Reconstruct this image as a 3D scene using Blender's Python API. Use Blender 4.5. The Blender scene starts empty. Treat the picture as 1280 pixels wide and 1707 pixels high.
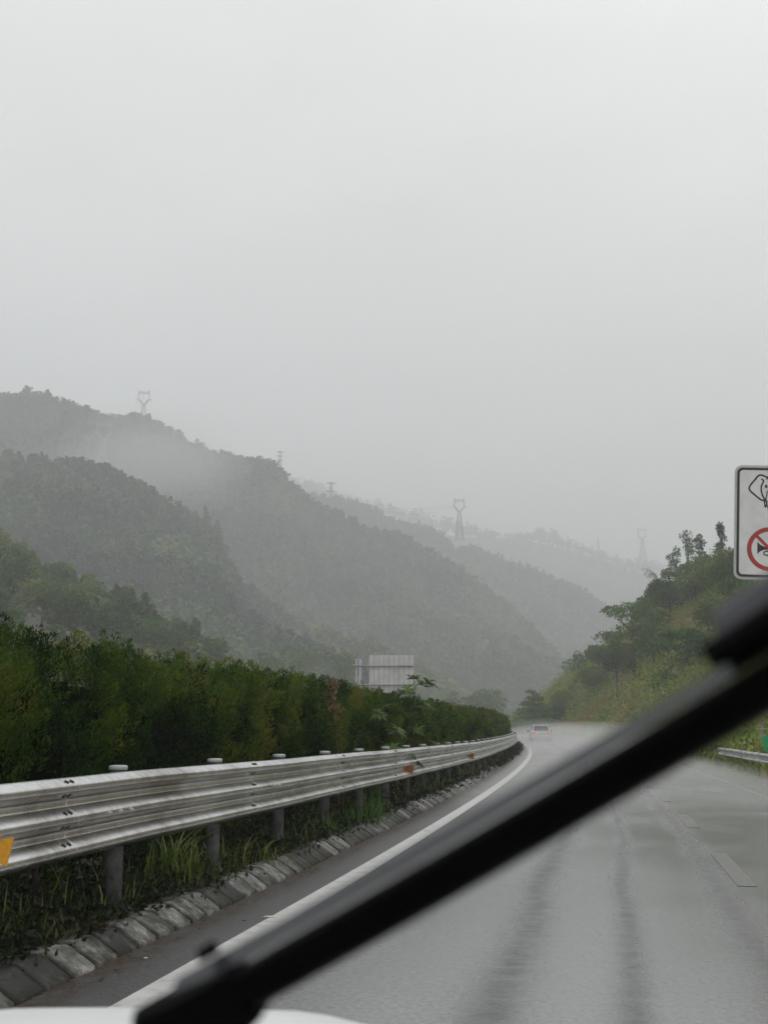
import bpy, math, random
import numpy as np
from mathutils import Vector, Matrix, noise as mnoise
R = math.radians
random.seed(7); rng = np.random.default_rng(7)
sc = bpy.context.scene
col = sc.collection

# ------------------------------------------------------------------ camera, sky, sun, exposure
PITCH = math.atan(356.5 / 1950.0); EYE = 1.48; FPX = 1950.0
cd = bpy.data.cameras.new('camera'); cam = bpy.data.objects.new('camera', cd); col.objects.link(cam)
cam.location = (0, 0, EYE); cam.rotation_euler = (R(90) + PITCH, 0, 0)
cd.sensor_fit = 'VERTICAL'; cd.sensor_height = 36.0; cd.lens = 36.0 * FPX / 1707.0
cd.clip_start = 0.05; cd.clip_end = 12000
cd.dof.use_dof = True; cd.dof.focus_distance = 12.0; cd.dof.aperture_fstop = 4.6
sc.camera = cam

SUN_EL, SUN_AZ = 52.0, 40.0
w = bpy.data.worlds.new('World'); sc.world = w; w.use_nodes = True
nt = w.node_tree; nt.nodes.clear()
N = nt.nodes.new; Lk = nt.links.new
sky = N('ShaderNodeTexSky'); sky.sky_type = 'NISHITA'; sky.sun_disc = False
sky.sun_elevation = R(SUN_EL); sky.sun_rotation = R(SUN_AZ); sky.air_density = 1.0; sky.dust_density = 6.0
hs = N('ShaderNodeHueSaturation'); hs.inputs['Saturation'].default_value = 0.12
Lk(sky.outputs[0], hs.inputs['Color'])
tc = N('ShaderNodeTexCoord'); sp = N('ShaderNodeSeparateXYZ'); Lk(tc.outputs['Generated'], sp.inputs[0])
rp = N('ShaderNodeValToRGB'); Lk(sp.outputs['Z'], rp.inputs[0])
rp.color_ramp.elements[0].position = 0.0; rp.color_ramp.elements[0].color = (.72, .73, .735, 1)
rp.color_ramp.elements[1].position = 0.62; rp.color_ramp.elements[1].color = (1, 1.01, 1.0, 1)
e = rp.color_ramp.elements.new(0.28); e.color = (.80, .815, .82, 1)
mp = N('ShaderNodeMapping'); mp.inputs['Scale'].default_value = (1.6, 1.6, 4.0); Lk(tc.outputs['Generated'], mp.inputs[0])
cn = N('ShaderNodeTexNoise'); cn.inputs['Scale'].default_value = 1.7; cn.inputs['Detail'].default_value = 5; Lk(mp.outputs[0], cn.inputs['Vector'])
cr = N('ShaderNodeMapRange'); cr.inputs['From Min'].default_value = .3; cr.inputs['From Max'].default_value = .7
cr.inputs['To Min'].default_value = .92; cr.inputs['To Max'].default_value = 1.07; Lk(cn.outputs['Fac'], cr.inputs['Value'])
ml = N('ShaderNodeVectorMath'); ml.operation = 'SCALE'; Lk(rp.outputs[0], ml.inputs[0]); Lk(cr.outputs[0], ml.inputs['Scale'])
SKYGAIN = 12.1
m2 = N('ShaderNodeVectorMath'); m2.operation = 'SCALE'; Lk(ml.outputs[0], m2.inputs[0]); m2.inputs['Scale'].default_value = SKYGAIN
mx = N('ShaderNodeMix'); mx.data_type = 'RGBA'; mx.inputs['Factor'].default_value = 0.88
Lk(hs.outputs[0], mx.inputs[6]); Lk(m2.outputs[0], mx.inputs[7])
bg = N('ShaderNodeBackground'); bg.inputs['Strength'].default_value = 0.1; Lk(mx.outputs[2], bg.inputs['Color'])
wo = N('ShaderNodeOutputWorld'); Lk(bg.outputs[0], wo.inputs['Surface'])

sd = bpy.data.lights.new('sun', 'SUN'); sd.energy = 0.5; sd.angle = R(30); sd.color = (1, .98, .95)
so = bpy.data.objects.new('sun', sd); col.objects.link(so); so.rotation_euler = (R(90 - SUN_EL), 0, R(180 - SUN_AZ)); so.location = (0, 0, 600)
sc.view_settings.view_transform = 'Standard'; sc.view_settings.look = 'None'
sc.view_settings.gamma = 1; sc.view_settings.exposure = 0.0
cy = sc.cycles
cy.use_denoising = True; cy.max_bounces = 8; cy.diffuse_bounces = 2; cy.glossy_bounces = 2
cy.transmission_bounces = 2; cy.transparent_max_bounces = 8; cy.volume_bounces = 6
cy.sample_clamp_indirect = 6.0

# ------------------------------------------------------------------ helpers
def ray(x, y):
    u = (x - 640) / FPX; v = (853.5 - y) / FPX
    c, s = math.cos(PITCH), math.sin(PITCH)
    return (u, c - v * s, s + v * c)
def at(x, y, Y):
    r = ray(x, y); k = Y / r[1]
    return Vector((r[0] * k, Y, EYE + r[2] * k))
def tag(o, label=None, cat=None, group=None, kind=None):
    if label: o['label'] = label
    if cat: o['category'] = cat
    if group: o['group'] = group
    if kind: o['kind'] = kind
    return o
def empty(name, loc=(0, 0, 0), rz=0, **k):
    o = bpy.data.objects.new(name, None); col.objects.link(o)
    o.location = loc; o.rotation_euler = (0, 0, rz); o.empty_display_size = .2
    return tag(o, **k)
class MB:
    def __init__(s): s.v = []; s.f = []; s.m = []
    def add(s, vs, fs, m=0):
        b = len(s.v); s.v += [tuple(p) for p in vs]
        for f in fs: s.f.append(tuple(b + i for i in f)); s.m.append(m)
        return s
    def box(s, c, size, m=0, rot=None):
        c = Vector(c); h = Vector(size) / 2
        vs = [Vector((x * h.x, y * h.y, z * h.z)) for x in (-1, 1) for y in (-1, 1) for z in (-1, 1)]
        if rot is not None: vs = [rot @ p for p in vs]
        return s.add([p + c for p in vs], [(0, 1, 3, 2), (4, 6, 7, 5), (0, 4, 5, 1), (2, 3, 7, 6), (0, 2, 6, 4), (1, 5, 7, 3)], m)
    def beam(s, a, b, t, m=0):
        a, b = Vector(a), Vector(b); d = b - a
        q = d.to_track_quat('Z', 'X').to_matrix()
        return s.box((a + b) / 2, (t, t, d.length), m, q)
    def tube(s, pts, rad, n=8, m=0, caps=True):
        pts = [Vector(p) for p in pts]; k = len(pts)
        if not hasattr(rad, '__len__'): rad = [rad] * k
        ring = []; vs = []
        for i, p in enumerate(pts):
            d = (pts[min(i + 1, k - 1)] - pts[max(i - 1, 0)])
            if d.length < 1e-9: d = Vector((0, 0, 1))
            q = d.normalized().to_track_quat('Z', 'X').to_matrix()
            for j in range(n):
                a = 2 * math.pi * j / n
                vs.append(p + q @ Vector((math.cos(a) * rad[i], math.sin(a) * rad[i], 0)))
        fs = [(i * n + j, i * n + (j + 1) % n, (i + 1) * n + (j + 1) % n, (i + 1) * n + j) for i in range(k - 1) for j in range(n)]
        if caps: fs += [tuple(reversed(range(n))), tuple(range((k - 1) * n, k * n))]
        return s.add(vs, fs, m)
    def lathe(s, prof, c=(0, 0, 0), n=16, m=0, axis='Z'):
        vs = []; c = Vector(c)
        for r, z in prof:
            for j in range(n):
                a = 2 * math.pi * j / n
                p = (r * math.cos(a), r * math.sin(a), z)
                if axis == 'X': p = (z, r * math.cos(a), r * math.sin(a))
                vs.append(c + Vector(p))
        k = len(prof)
        fs = [(i * n + j, i * n + (j + 1) % n, (i + 1) * n + (j + 1) % n, (i + 1) * n + j) for i in range(k - 1) for j in range(n)]
        fs += [tuple(reversed(range(n))), tuple(range((k - 1) * n, k * n))]
        return s.add(vs, fs, m)
    def build(s, name, mats, parent=None, smooth=False, loc=None, bevel=0):
        me = bpy.data.meshes.new(name); me.from_pydata(s.v, [], s.f)
        if not isinstance(mats, (list, tuple)): mats = [mats]
        for m in mats: me.materials.append(m)
        if len(mats) > 1: me.polygons.foreach_set('material_index', s.m)
        if smooth: me.polygons.foreach_set('use_smooth', [True] * len(me.polygons))
        me.update()
        o = bpy.data.objects.new(name, me); col.objects.link(o)
        if parent: o.parent = parent
        if loc: o.location = loc
        if bevel:
            b = o.modifiers.new('bevel', 'BEVEL'); b.width = bevel; b.segments = 2; b.limit_method = 'ANGLE'
        return o
def npmesh(name, V, F, mats, parent=None, mi=None, smooth=False, uv=None, var=None):
    """V (n,3), F (m,k) with k = 3 or 4"""
    me = bpy.data.meshes.new(name); k = F.shape[1]
    me.vertices.add(len(V)); me.vertices.foreach_set('co', V.astype(np.float32).ravel())
    me.loops.add(F.size); me.loops.foreach_set('vertex_index', F.astype(np.int32).ravel())
    me.polygons.add(len(F)); me.polygons.foreach_set('loop_start', np.arange(len(F), dtype=np.int32) * k)
    try: me.polygons.foreach_set('loop_total', np.full(len(F), k, dtype=np.int32))
    except Exception: pass
    if not isinstance(mats, (list, tuple)): mats = [mats]
    for m in mats: me.materials.append(m)
    if mi is not None: me.polygons.foreach_set('material_index', mi.astype(np.int32))
    if smooth: me.polygons.foreach_set('use_smooth', np.ones(len(F), dtype=bool))
    if uv is not None:
        l = me.uv_layers.new(name='UVMap'); l.data.foreach_set('uv', uv[F.ravel()].astype(np.float32).ravel())
    if var is not None:
        at_ = me.attributes.new('var', 'FLOAT', 'POINT'); at_.data.foreach_set('value', var.astype(np.float32))
    me.update(calc_edges=True); me.validate()
    o = bpy.data.objects.new(name, me); col.objects.link(o)
    if parent: o.parent = parent
    return o
def gridfaces(nu, nv):
    i = np.arange(nu - 1)[:, None] * nv + np.arange(nv - 1)[None, :]
    i = i.ravel()
    return np.stack([i, i + nv, i + nv + 1, i + 1], 1)
def fbm(x, y, z=0.0, sc_=1.0, o=4):
    return mnoise.fractal(Vector((x * sc_, y * sc_, z)), 1.0, 2.0, o)

# ------------------------------------------------------------------ materials
def newmat(name):
    m = bpy.data.materials.new(name); m.use_nodes = True
    t = m.node_tree; b = t.nodes['Principled BSDF']
    return m, t, b
def nd(t, typ, ins=None, **kw):
    n = t.nodes.new(typ)
    for k, v in kw.items(): setattr(n, k, v)
    for k, v in (ins or {}).items():
        if isinstance(v, bpy.types.NodeSocket): t.links.new(v, n.inputs[k])
        else: n.inputs[k].default_value = v
    return n
def ramp(t, fac, stops):
    r = t.nodes.new('ShaderNodeValToRGB'); t.links.new(fac, r.inputs[0])
    el = r.color_ramp.elements
    while len(el) < len(stops): el.new(.5)
    for e_, (p, c) in zip(el, stops):
        e_.position = p; e_.color = (*c, 1) if len(c) == 3 else c
    return r.outputs[0]
def noise(t, scale, detail=4, rough=.55, vec=None, coord='Object'):
    n = t.nodes.new('ShaderNodeTexNoise'); n.inputs['Scale'].default_value = scale
    n.inputs['Detail'].default_value = detail; n.inputs['Roughness'].default_value = rough
    if vec is None:
        vec = t.nodes.new('ShaderNodeTexCoord').outputs[coord]
    t.links.new(vec, n.inputs['Vector'])
    return n.outputs['Fac']
def geopos(t): return t.nodes.new('ShaderNodeNewGeometry').outputs['Position']
def plain(name, c, rough=.5, metal=0, nscale=8, var=.25, bump=0, spec=.5, coord='Object'):
    m, t, b = newmat(name)
    n = noise(t, nscale, 5, .6, coord=coord)
    lo = tuple(x * (1 - var) for x in c); hi = tuple(min(1, x * (1 + var)) for x in c)
    t.links.new(ramp(t, n, [(.3, lo), (.7, hi)]), b.inputs['Base Color'])
    b.inputs['Roughness'].default_value = rough; b.inputs['Metallic'].default_value = metal
    b.inputs['Specular IOR Level'].default_value = spec
    if bump:
        bp = nd(t, 'ShaderNodeBump', {'Strength': bump, 'Distance': .02, 'Height': n}); t.links.new(bp.outputs[0], b.inputs['Normal'])
    return m
def leafmat(name, stops, s1=.35, s2=4.0, rough=.55, trans=.25, spec=.3, attr=True, amp=1.5):
    """foliage: colour drifts between plants and between leaves"""
    m, t, b = newmat(name)
    p = geopos(t)
    a = noise(t, s1, 3, .5, vec=p)
    if attr:
        v = nd(t, 'ShaderNodeAttribute', attribute_name='var').outputs['Fac']
    else:
        v = noise(t, s2, 2, .5, vec=p)
    f = nd(t, 'ShaderNodeMath', {0: v, 1: .5}, operation='MULTIPLY').outputs[0]
    f2 = nd(t, 'ShaderNodeMath', {0: a, 1: amp, 2: .25 - amp / 2}, operation='MULTIPLY_ADD').outputs[0]
    g = nd(t, 'ShaderNodeMath', {0: f, 1: f2}, operation='ADD').outputs[0]
    c = ramp(t, g, stops)
    t.links.new(c, b.inputs['Base Color'])
    b.inputs['Roughness'].default_value = rough; b.inputs['Specular IOR Level'].default_value = spec
    tr = nd(t, 'ShaderNodeBsdfTranslucent', {'Color': c})
    mxs = nd(t, 'ShaderNodeMixShader', {'Fac': trans}); t.links.new(b.outputs[0], mxs.inputs[1]); t.links.new(tr.outputs[0], mxs.inputs[2])
    t.links.new(mxs.outputs[0], t.nodes['Material Output'].inputs['Surface'])
    return m

# wet asphalt: uv = (metres from the left edge line, metres along)
def mat_asphalt():
    m, t, b = newmat('wet_asphalt')
    uv = nd(t, 'ShaderNodeUVMap', uv_map='UVMap').outputs[0]
    s = nd(t, 'ShaderNodeSeparateXYZ', {0: uv}); d, y = s.outputs[0], s.outputs[1]
    pos = geopos(t)
    big = noise(t, .45, 4, .5, vec=pos)
    rip = noise(t, 5.5, 6, .65, vec=pos)
    wob = nd(t, 'ShaderNodeMath', {0: noise(t, .12, 2, .5, vec=pos), 1: .5, 2: -.25}, operation='MULTIPLY_ADD').outputs[0]
    tot = None
    for d0, wd, amp in ((1.93, .20, .85), (2.67, .12, .80), (3.52, .18, .75), (5.92, .09, .75), (5.3, .35, .3), (.9, .3, .2)):
        q = nd(t, 'ShaderNodeMath', {0: d, 1: wob}, operation='ADD').outputs[0]
        q = nd(t, 'ShaderNodeMath', {0: q, 1: d0}, operation='SUBTRACT').outputs[0]
        q = nd(t, 'ShaderNodeMath', {0: q, 1: 1 / wd}, operation='MULTIPLY').outputs[0]
        q = nd(t, 'ShaderNodeMath', {0: q, 1: 2.0}, operation='POWER').outputs[0]
        q = nd(t, 'ShaderNodeMath', {0: q, 1: -1.0}, operation='MULTIPLY').outputs[0]
        q = nd(t, 'ShaderNodeMath', {0: q}, operation='EXPONENT').outputs[0]
        q = nd(t, 'ShaderNodeMath', {0: q, 1: amp}, operation='MULTIPLY').outputs[0]
        tot = q if tot is None else nd(t, 'ShaderNodeMath', {0: tot, 1: q}, operation='ADD').outputs[0]
    for y0, wd, amp in ((62.0, 1.6, .8), (26.5, .3, .22)):
        q = nd(t, 'ShaderNodeMath', {0: y, 1: y0}, operation='SUBTRACT').outputs[0]
        q = nd(t, 'ShaderNodeMath', {0: q, 1: 1 / wd}, operation='MULTIPLY').outputs[0]
        q = nd(t, 'ShaderNodeMath', {0: q, 1: 2.0}, operation='POWER').outputs[0]
        q = nd(t, 'ShaderNodeMath', {0: q, 1: -1.0}, operation='MULTIPLY').outputs[0]
        q = nd(t, 'ShaderNodeMath', {0: q}, operation='EXPONENT').outputs[0]
        tot = nd(t, 'ShaderNodeMath', {0: q, 1: amp, 2: tot}, operation='MULTIPLY_ADD').outputs[0]
    br = nd(t, 'ShaderNodeMapRange', {'Value': rip, 'From Min': .36, 'From Max': .62, 'To Min': .72, 'To Max': 1.0}).outputs[0]
    dry = nd(t, 'ShaderNodeMath', {0: tot, 1: br}, operation='MULTIPLY', use_clamp=True).outputs[0]
    # the strip left of the edge line drains: rougher and less filmed
    sh = nd(t, 'ShaderNodeMapRange', {'Value': d, 'From Min': -.12, 'From Max': .05, 'To Min': .80, 'To Max': 0.0}).outputs[0]
    dry = nd(t, 'ShaderNodeMath', {0: dry, 1: sh}, operation='MAXIMUM').outputs[0]
    spk = noise(t, 26, 5, .75, vec=pos)
    base = ramp(t, spk, [(.35, (.16, .161, .162)), (.65, (.27, .271, .272))])
    dirt = nd(t, 'ShaderNodeMapRange', {'Value': d, 'From Min': -.28, 'From Max': -.58, 'To Min': 0.0, 'To Max': 1.0}).outputs[0]
    dn = nd(t, 'ShaderNodeMapRange', {'Value': noise(t, 3.5, 5, .65, vec=pos), 'From Min': .36, 'From Max': .54, 'To Min': 0.0, 'To Max': 1.0}).outputs[0]
    dm = nd(t, 'ShaderNodeMath', {0: dirt, 1: dn}, operation='MULTIPLY').outputs[0]
    wet = nd(t, 'ShaderNodeMix', {'Factor': dry, 6: base, 7: ramp(t, spk, [(.35, (.028, .028, .030)), (.65, (.095, .095, .096))])}, data_type='RGBA').outputs[2]
    mxc = nd(t, 'ShaderNodeMix', {'Factor': dm, 6: wet, 7: (.062, .040, .024, 1)}, data_type='RGBA')
    t.links.new(mxc.outputs[2], b.inputs['Base Color'])
    bn = nd(t, 'ShaderNodeMapRange', {'Value': big, 'From Min': .3, 'From Max': .7, 'To Min': .09, 'To Max': .22}).outputs[0]
    ro = nd(t, 'ShaderNodeMath', {0: dry, 1: .28, 2: bn}, operation='MULTIPLY_ADD').outputs[0]
    t.links.new(ro, b.inputs['Roughness'])
    sl = nd(t, 'ShaderNodeMath', {0: dry, 1: -1.25, 2: ROAD_SPEC}, operation='MULTIPLY_ADD').outputs[0]
    t.links.new(sl, b.inputs['Specular IOR Level'])
    h = spk
    bs = nd(t, 'ShaderNodeMath', {0: sh, 1: .9, 2: .12}, operation='MULTIPLY_ADD').outputs[0]
    bp = nd(t, 'ShaderNodeBump', {'Strength': bs, 'Distance': .012, 'Height': h}); t.links.new(bp.outputs[0], b.inputs['Normal'])
    return m
ROAD_SPEC = 1.5
M = {}
M['asphalt'] = mat_asphalt()
def mat_paint():
    m, t, b = newmat('road_paint')
    p = geopos(t); n = noise(t, 6, 6, .7, vec=p)
    t.links.new(ramp(t, n, [(.28, (.30, .30, .29)), (.42, (.62, .62, .60)), (.7, (.78, .78, .76))]), b.inputs['Base Color'])
    b.inputs['Roughness'].default_value = .35; b.inputs['Specular IOR Level'].default_value = .6
    return m
M['paint'] = mat_paint()
def mat_old_paint():
    m, t, b = newmat('worn_paint')
    p = geopos(t); n = noise(t, 14, 6, .75, vec=p)
    t.links.new(ramp(t, n, [(.42, (.13, .13, .12)), (.66, (.24, .235, .20))]), b.inputs['Base Color'])
    b.inputs['Roughness'].default_value = .3; b.inputs['Specular IOR Level'].default_value = .5
    return m
M['oldpaint'] = mat_old_paint()
def mat_kerb():
    m, t, b = newmat('kerb_concrete')
    p = geopos(t)
    n1 = noise(t, 7, 6, .7, vec=p); n2 = noise(t, 22, 5, .7, vec=p)
    v = nd(t, 'ShaderNodeAttribute', attribute_name='var').outputs['Fac']
    f = nd(t, 'ShaderNodeMath', {0: n1, 1: 1.1, 2: -.48}, operation='MULTIPLY_ADD').outputs[0]
    g = nd(t, 'ShaderNodeMath', {0: v, 1: .42, 2: f}, operation='MULTIPLY_ADD').outputs[0]
    g = nd(t, 'ShaderNodeMath', {0: n2, 1: .35, 2: g}, operation='MULTIPLY_ADD').outputs[0]
    t.links.new(ramp(t, g, [(.32, (.014, .014, .010)), (.48, (.070, .066, .054)), (.64, (.20, .20, .19)), (.84, (.52, .52, .51))]), b.inputs['Base Color'])
    b.inputs['Roughness'].default_value = .55; b.inputs['Specular IOR Level'].default_value = .3
    bp = nd(t, 'ShaderNodeBump', {'Strength': .5, 'Distance': .01, 'Height': n2}); t.links.new(bp.outputs[0], b.inputs['Normal'])
    return m
M['kerb'] = mat_kerb()
M['mortar'] = plain('kerb_joint', (.02, .018, .015), .7)
def mat_galv():
    m, t, b = newmat('wet_galvanised_steel')
    p = geopos(t)
    n = noise(t, 1.4, 5, .6, vec=p); n2 = noise(t, .8, 2, .5, vec=p)
    dr = noise(t, 1.0, 5, .7, vec=nd(t, 'ShaderNodeMapping', {'Vector': p, 'Scale': (9, 9, .8)}).outputs[0])
    nn = nd(t, 'ShaderNodeMath', {0: dr, 1: .55, 2: n}, operation='MULTIPLY_ADD').outputs[0]
    t.links.new(ramp(t, nn, [(.56, (.38, .37, .34)), (.70, (.56, .56, .55)), (.92, (.74, .75, .75))]), b.inputs['Base Color'])
    b.inputs['Metallic'].default_value = 1.0
    t.links.new(nd(t, 'ShaderNodeMapRange', {'Value': n2, 'From Min': .3, 'From Max': .7, 'To Min': .22, 'To Max': .28}).outputs[0], b.inputs['Roughness'])
    b.inputs['Specular IOR Level'].default_value = .7
    return m
M['galv'] = mat_galv()
M['cap'] = plain('cap_plastic', (.44, .46, .46), .3, 0, 20, .12)
M['post'] = plain('weathered_steel_post', (.10, .103, .10), .55, .1, 9, .5, spec=.3)
M['dark'] = plain('dark_slot', (.015, .015, .014), .6)
M['yellow'] = plain('yellow_reflector', (.80, .36, .015), .3, 0, 40, .15)
M['orange'] = plain('orange_reflector', (.30, .085, .015), .35, 0, 40, .2)
M['soil'] = plain('wet_soil', (.035, .026, .018), .75, 0, 3, .5, .6, coord='Object')
M['bark'] = plain('bark', (.085, .07, .055), .85, 0, 6, .4, .4)
M['palebark'] = plain('pale_bark', (.30, .28, .25), .8, 0, 4, .35, .2)
M['concrete'] = plain('old_concrete', (.30, .29, .26), .75, 0, 5, .3, .3)
M['steel'] = plain('grey_steel', (.36, .38, .39), .4, .4, 8, .2)
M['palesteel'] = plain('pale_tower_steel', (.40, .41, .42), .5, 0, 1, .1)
M['lattice'] = plain('tower_steel', (.14, .15, .155), .6, .2, 1, .2)
M['hill'] = leafmat('hill_ground', [(.2, (.018, .024, .010)), (.5, (.035, .042, .018)), (.8, (.075, .062, .035))], .02, .2, attr=False, trans=0)
M['forest'] = leafmat('forest_leaves', [(.12, (.005, .024, .007)), (.42, (.018, .058, .016)), (.70, (.055, .115, .030)), (.95, (.12, .18, .055))], .018, amp=2.4)
M['bank'] = leafmat('bank_ground', [(.2, (.045, .065, .012)), (.45, (.11, .12, .028)), (.62, (.20, .13, .06)), (.8, (.34, .18, .12))], .10, .8, attr=False, trans=0)
M['brush'] = leafmat('brush_leaves', [(.08, (.050, .105, .012)), (.30, (.15, .24, .026)), (.54, (.30, .38, .05)), (.72, (.30, .26, .06)), (.84, (.36, .19, .11)), (1.0, (.40, .22, .16))], .09, amp=1.8)
M['treeleaf'] = leafmat('tree_leaves', [(.1, (.014, .048, .008)), (.45, (.050, .12, .020)), (.8, (.14, .21, .04)), (1, (.22, .27, .06))], .12)
M['brightleaf'] = leafmat('bright_leaves', [(.1, (.025, .07, .010)), (.5, (.07, .155, .022)), (1, (.17, .26, .05))], .2)
M['eucleaf'] = leafmat('blue_green_leaves', [(.1, (.016, .055, .022)), (.5, (.050, .13, .055)), (1, (.13, .22, .10))], .15)
M['oliveleaf'] = leafmat('olive_leaves', [(.1, (.035, .080, .012)), (.5, (.11, .18, .035)), (1, (.28, .30, .08))], .1)
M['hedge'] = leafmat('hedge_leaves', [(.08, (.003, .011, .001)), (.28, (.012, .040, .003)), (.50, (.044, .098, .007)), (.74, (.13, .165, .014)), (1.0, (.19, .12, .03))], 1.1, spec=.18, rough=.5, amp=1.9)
M['hedgecore'] = plain('hedge_shade', (.004, .007, .002), 1.0, 0, 5, .5, spec=0)  # shade between the plumes, painted as a near-black colour
M['grass'] = leafmat('grass_blades', [(.1, (.04, .07, .010)), (.5, (.13, .20, .03)), (.8, (.28, .31, .07)), (1, (.48, .40, .18))], 1.5)
M['weed'] = leafmat('weed_leaves', [(.1, (.004, .007, .002)), (.45, (.016, .026, .007)), (.75, (.045, .055, .014)), (.95, (.09, .05, .028))], 1.6)
M['reed'] = plain('dry_reed', (.24, .15, .08), .8, 0, 6, .3)
M['pale'] = plain('pale_leaf', (.55, .54, .46), .6, 0, 12, .2)
M['wiper'] = plain('wiper_black', (.0015, .0015, .002), .5, 0, 6, .3, spec=.05)
M['wiperflank'] = plain('wiper_painted_sheen', (.022, .022, .030), .4, 0, 6, .2, spec=.4)  # lighter grey than the blade: sky sheen put into the colour
M['white'] = plain('white_car_paint', (.86, .88, .87), .35, 0, 6, .05, spec=.8)
M['silver'] = plain('light_car_paint', (.80, .81, .81), .25, .1, 6, .06, spec=.7)
M['glassdark'] = plain('dark_glass', (.04, .045, .05), .1, 0, 5, .2, spec=.8)
M['rubber'] = plain('tyre_rubber', (.02, .02, .02), .8)
M['signwhite'] = plain('sign_sheet', (.80, .81, .81), .45, 0, 1.6, .10)
M['signrim'] = plain('sign_rim', (.55, .56, .55), .5, 0, 3, .15)
M['signblack'] = plain('sign_black', (.012, .012, .014), .45)
M['signred'] = plain('sign_red', (.42, .03, .025), .45, 0, 4, .15)
M['signback'] = plain('sign_back_metal', (.66, .66, .64), .6, 0, 1.5, .18)
M['green'] = plain('green_marker', (.03, .36, .14), .35, 0, 9, .25)
m, t, b = newmat('tail_light'); b.inputs['Base Color'].default_value = (.6, .05, .04, 1); b.inputs['Emission Color'].default_value = (1, .22, .17, 1); b.inputs['Emission Strength'].default_value = .35; M['tail'] = m
m, t, b = newmat('clear_windscreen'); t.nodes.remove(b); tb = t.nodes.new('ShaderNodeBsdfTransparent'); tb.inputs[0].default_value = (1, 1, 1, 1); t.links.new(tb.outputs[0], t.nodes['Material Output'].inputs['Surface']); M['glass'] = m

# ------------------------------------------------------------------ the road's curve
CA, CB, CC = -2.6637, 0.20021, 0.00056920
def fX(Y): return CA + CB * Y - CC * Y * Y
def slope(Y): return CB - 2 * CC * Y
def P(Y, d, z=0.0):
    m_ = slope(Y); h = math.hypot(1, m_)
    return Vector((fX(Y) + d / h, Y - d * m_ / h, z))
def head(Y): return -math.atan(slope(Y))           # rotation about z of something facing along the road
def Pn(Y, d):
    m_ = CB - 2 * CC * Y; h = np.hypot(1, m_)
    return CA + CB * Y - CC * Y * Y + d / h, Y - d * m_ / h
def hitd(x, d):
    k = (x - 640) / FPX; r = ray(x, 1210); k = r[0] / r[1]; Y = 3.0
    while Y < 140:
        p = P(Y, d)
        if p.x / p.y > k: return Y
        Y += .02
    return 140
def along(Y, dist):
    "the Y that lies dist metres further along"
    return Y + dist / math.hypot(1, slope(Y))
def strip(name, ds, Y0, Y1, step, z, mat, kind='structure', **kw):
    Ys = np.arange(Y0, Y1 + .01, step); V = []; U = []
    for Y in Ys:
        for d in ds:
            x, y = Pn(Y, d); V.append((x, y, z(Y, d) if callable(z) else z)); U.append((d, Y))
    o = npmesh(name, np.array(V), gridfaces(len(Ys), len(ds))[:, ::-1], mat, uv=np.array(U), smooth=kw.pop('smooth', False))
    tag(o, kind=kind, **kw)
    return o

# ground sheet and road
gx = np.linspace(-3500, 3500, 3); gy = np.linspace(-200, 5200, 3)
gv = np.array([(x, y, -.6) for x in gx for y in gy])
tag(npmesh('ground', gv, gridfaces(3, 3), M['hill']), 'dark overgrown valley ground', kind='structure')
strip('road', [-.72, -.2, 0, 1, 2, 3, 4, 5, 6, 7.12], -12, 300, 2, 0.0, M['asphalt'], label='wet grey expressway carriageway curving left')
strip('opposite_road', [-12.5, -4.2], -5, 300, 3, -.02, M['asphalt'], label='wet opposite carriageway behind the hedge')
strip('road_marking', [-.10, .11], -8, 200, 1, 0.004, M['paint'], label='solid white edge line beside the kerb')
for k, (a, b_) in enumerate(((12.1, 15.0), (18.5, 21.1), (24.6, 26.9), (30.6, 32.9), (36.6, 38.9), (42.6, 44.9))):
    Y = a + .5
    strip('road_marking', [3.70, 3.88], a, b_ - .001, (b_ - a) / 3 - .001, 0.004, M['oldpaint'], label='worn faded lane dash on the wet road')
# median soil and verge
def zmed(Y, d):
    return .10 + .05 * fbm(Y, d, 0, 1.3, 3) + (-.12 if d < -3.6 else 0)
strip('median_soil', list(np.linspace(-4.1, -.90, 14)), 0, 160, .5, zmed, M['soil'], smooth=True, label='dark wet soil under the guardrail')

# kerb of short sloping blocks
V = []; F = []; var = []; mi = []
prof = [(-.60, -.02), (-.605, .025), (-.765, .13), (-.80, .142), (-.93, .142), (-.94, .02)]
Y = 4.2; n = len(prof)
while Y < 110:
    L = .34; Y2 = along(Y, L - .016); vv = random.random(); dz = random.uniform(-.003, .003); dd_ = random.uniform(-.004, .004)
    b0 = len(V)
    fr = (0, .05, .16, .84, .95, 1)
    for q, f_ in enumerate(fr):
        e_ = .012 if q in (0, 5) else 0
        for d, z in prof: V.append(tuple(P(Y + (Y2 - Y) * f_, d + dd_ - e_, z + dz - e_))); var.append(max(0, vv * (1, 1, 1, 1, 1, 1)[q] - (.45, .15, 0, 0, .10, .45)[q]))
    for q in range(5):
        for i in range(n - 1): F.append((b0 + q * n + i, b0 + q * n + n + i, b0 + q * n + n + i + 1, b0 + q * n + i + 1)); mi.append(0)
    for s_ in (0, 5):
        o_ = b0 + s_ * n; F.append((o_, o_ + 1, o_ + 2, o_ + 5)); F.append((o_ + 2, o_ + 3, o_ + 4, o_ + 5)); mi += [0, 0]
    Y = along(Y, L)
b0 = len(V); Ys = np.arange(4, 112, 1.0)
for yy in Ys:
    for d, z in ((-.615, .0), (-.775, .118), (-.92, .13)): V.append(tuple(P(yy, d, z))); var.append(0)
g = gridfaces(len(Ys), 3) + b0; F += [tuple(q) for q in g]; mi += [1] * len(g)
tag(npmesh('kerb', np.array(V), np.array(F), [M['kerb'], M['mortar']], mi=np.array(mi), var=np.array(var)), 'stained concrete kerb of short sloping blocks', kind='structure')

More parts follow.
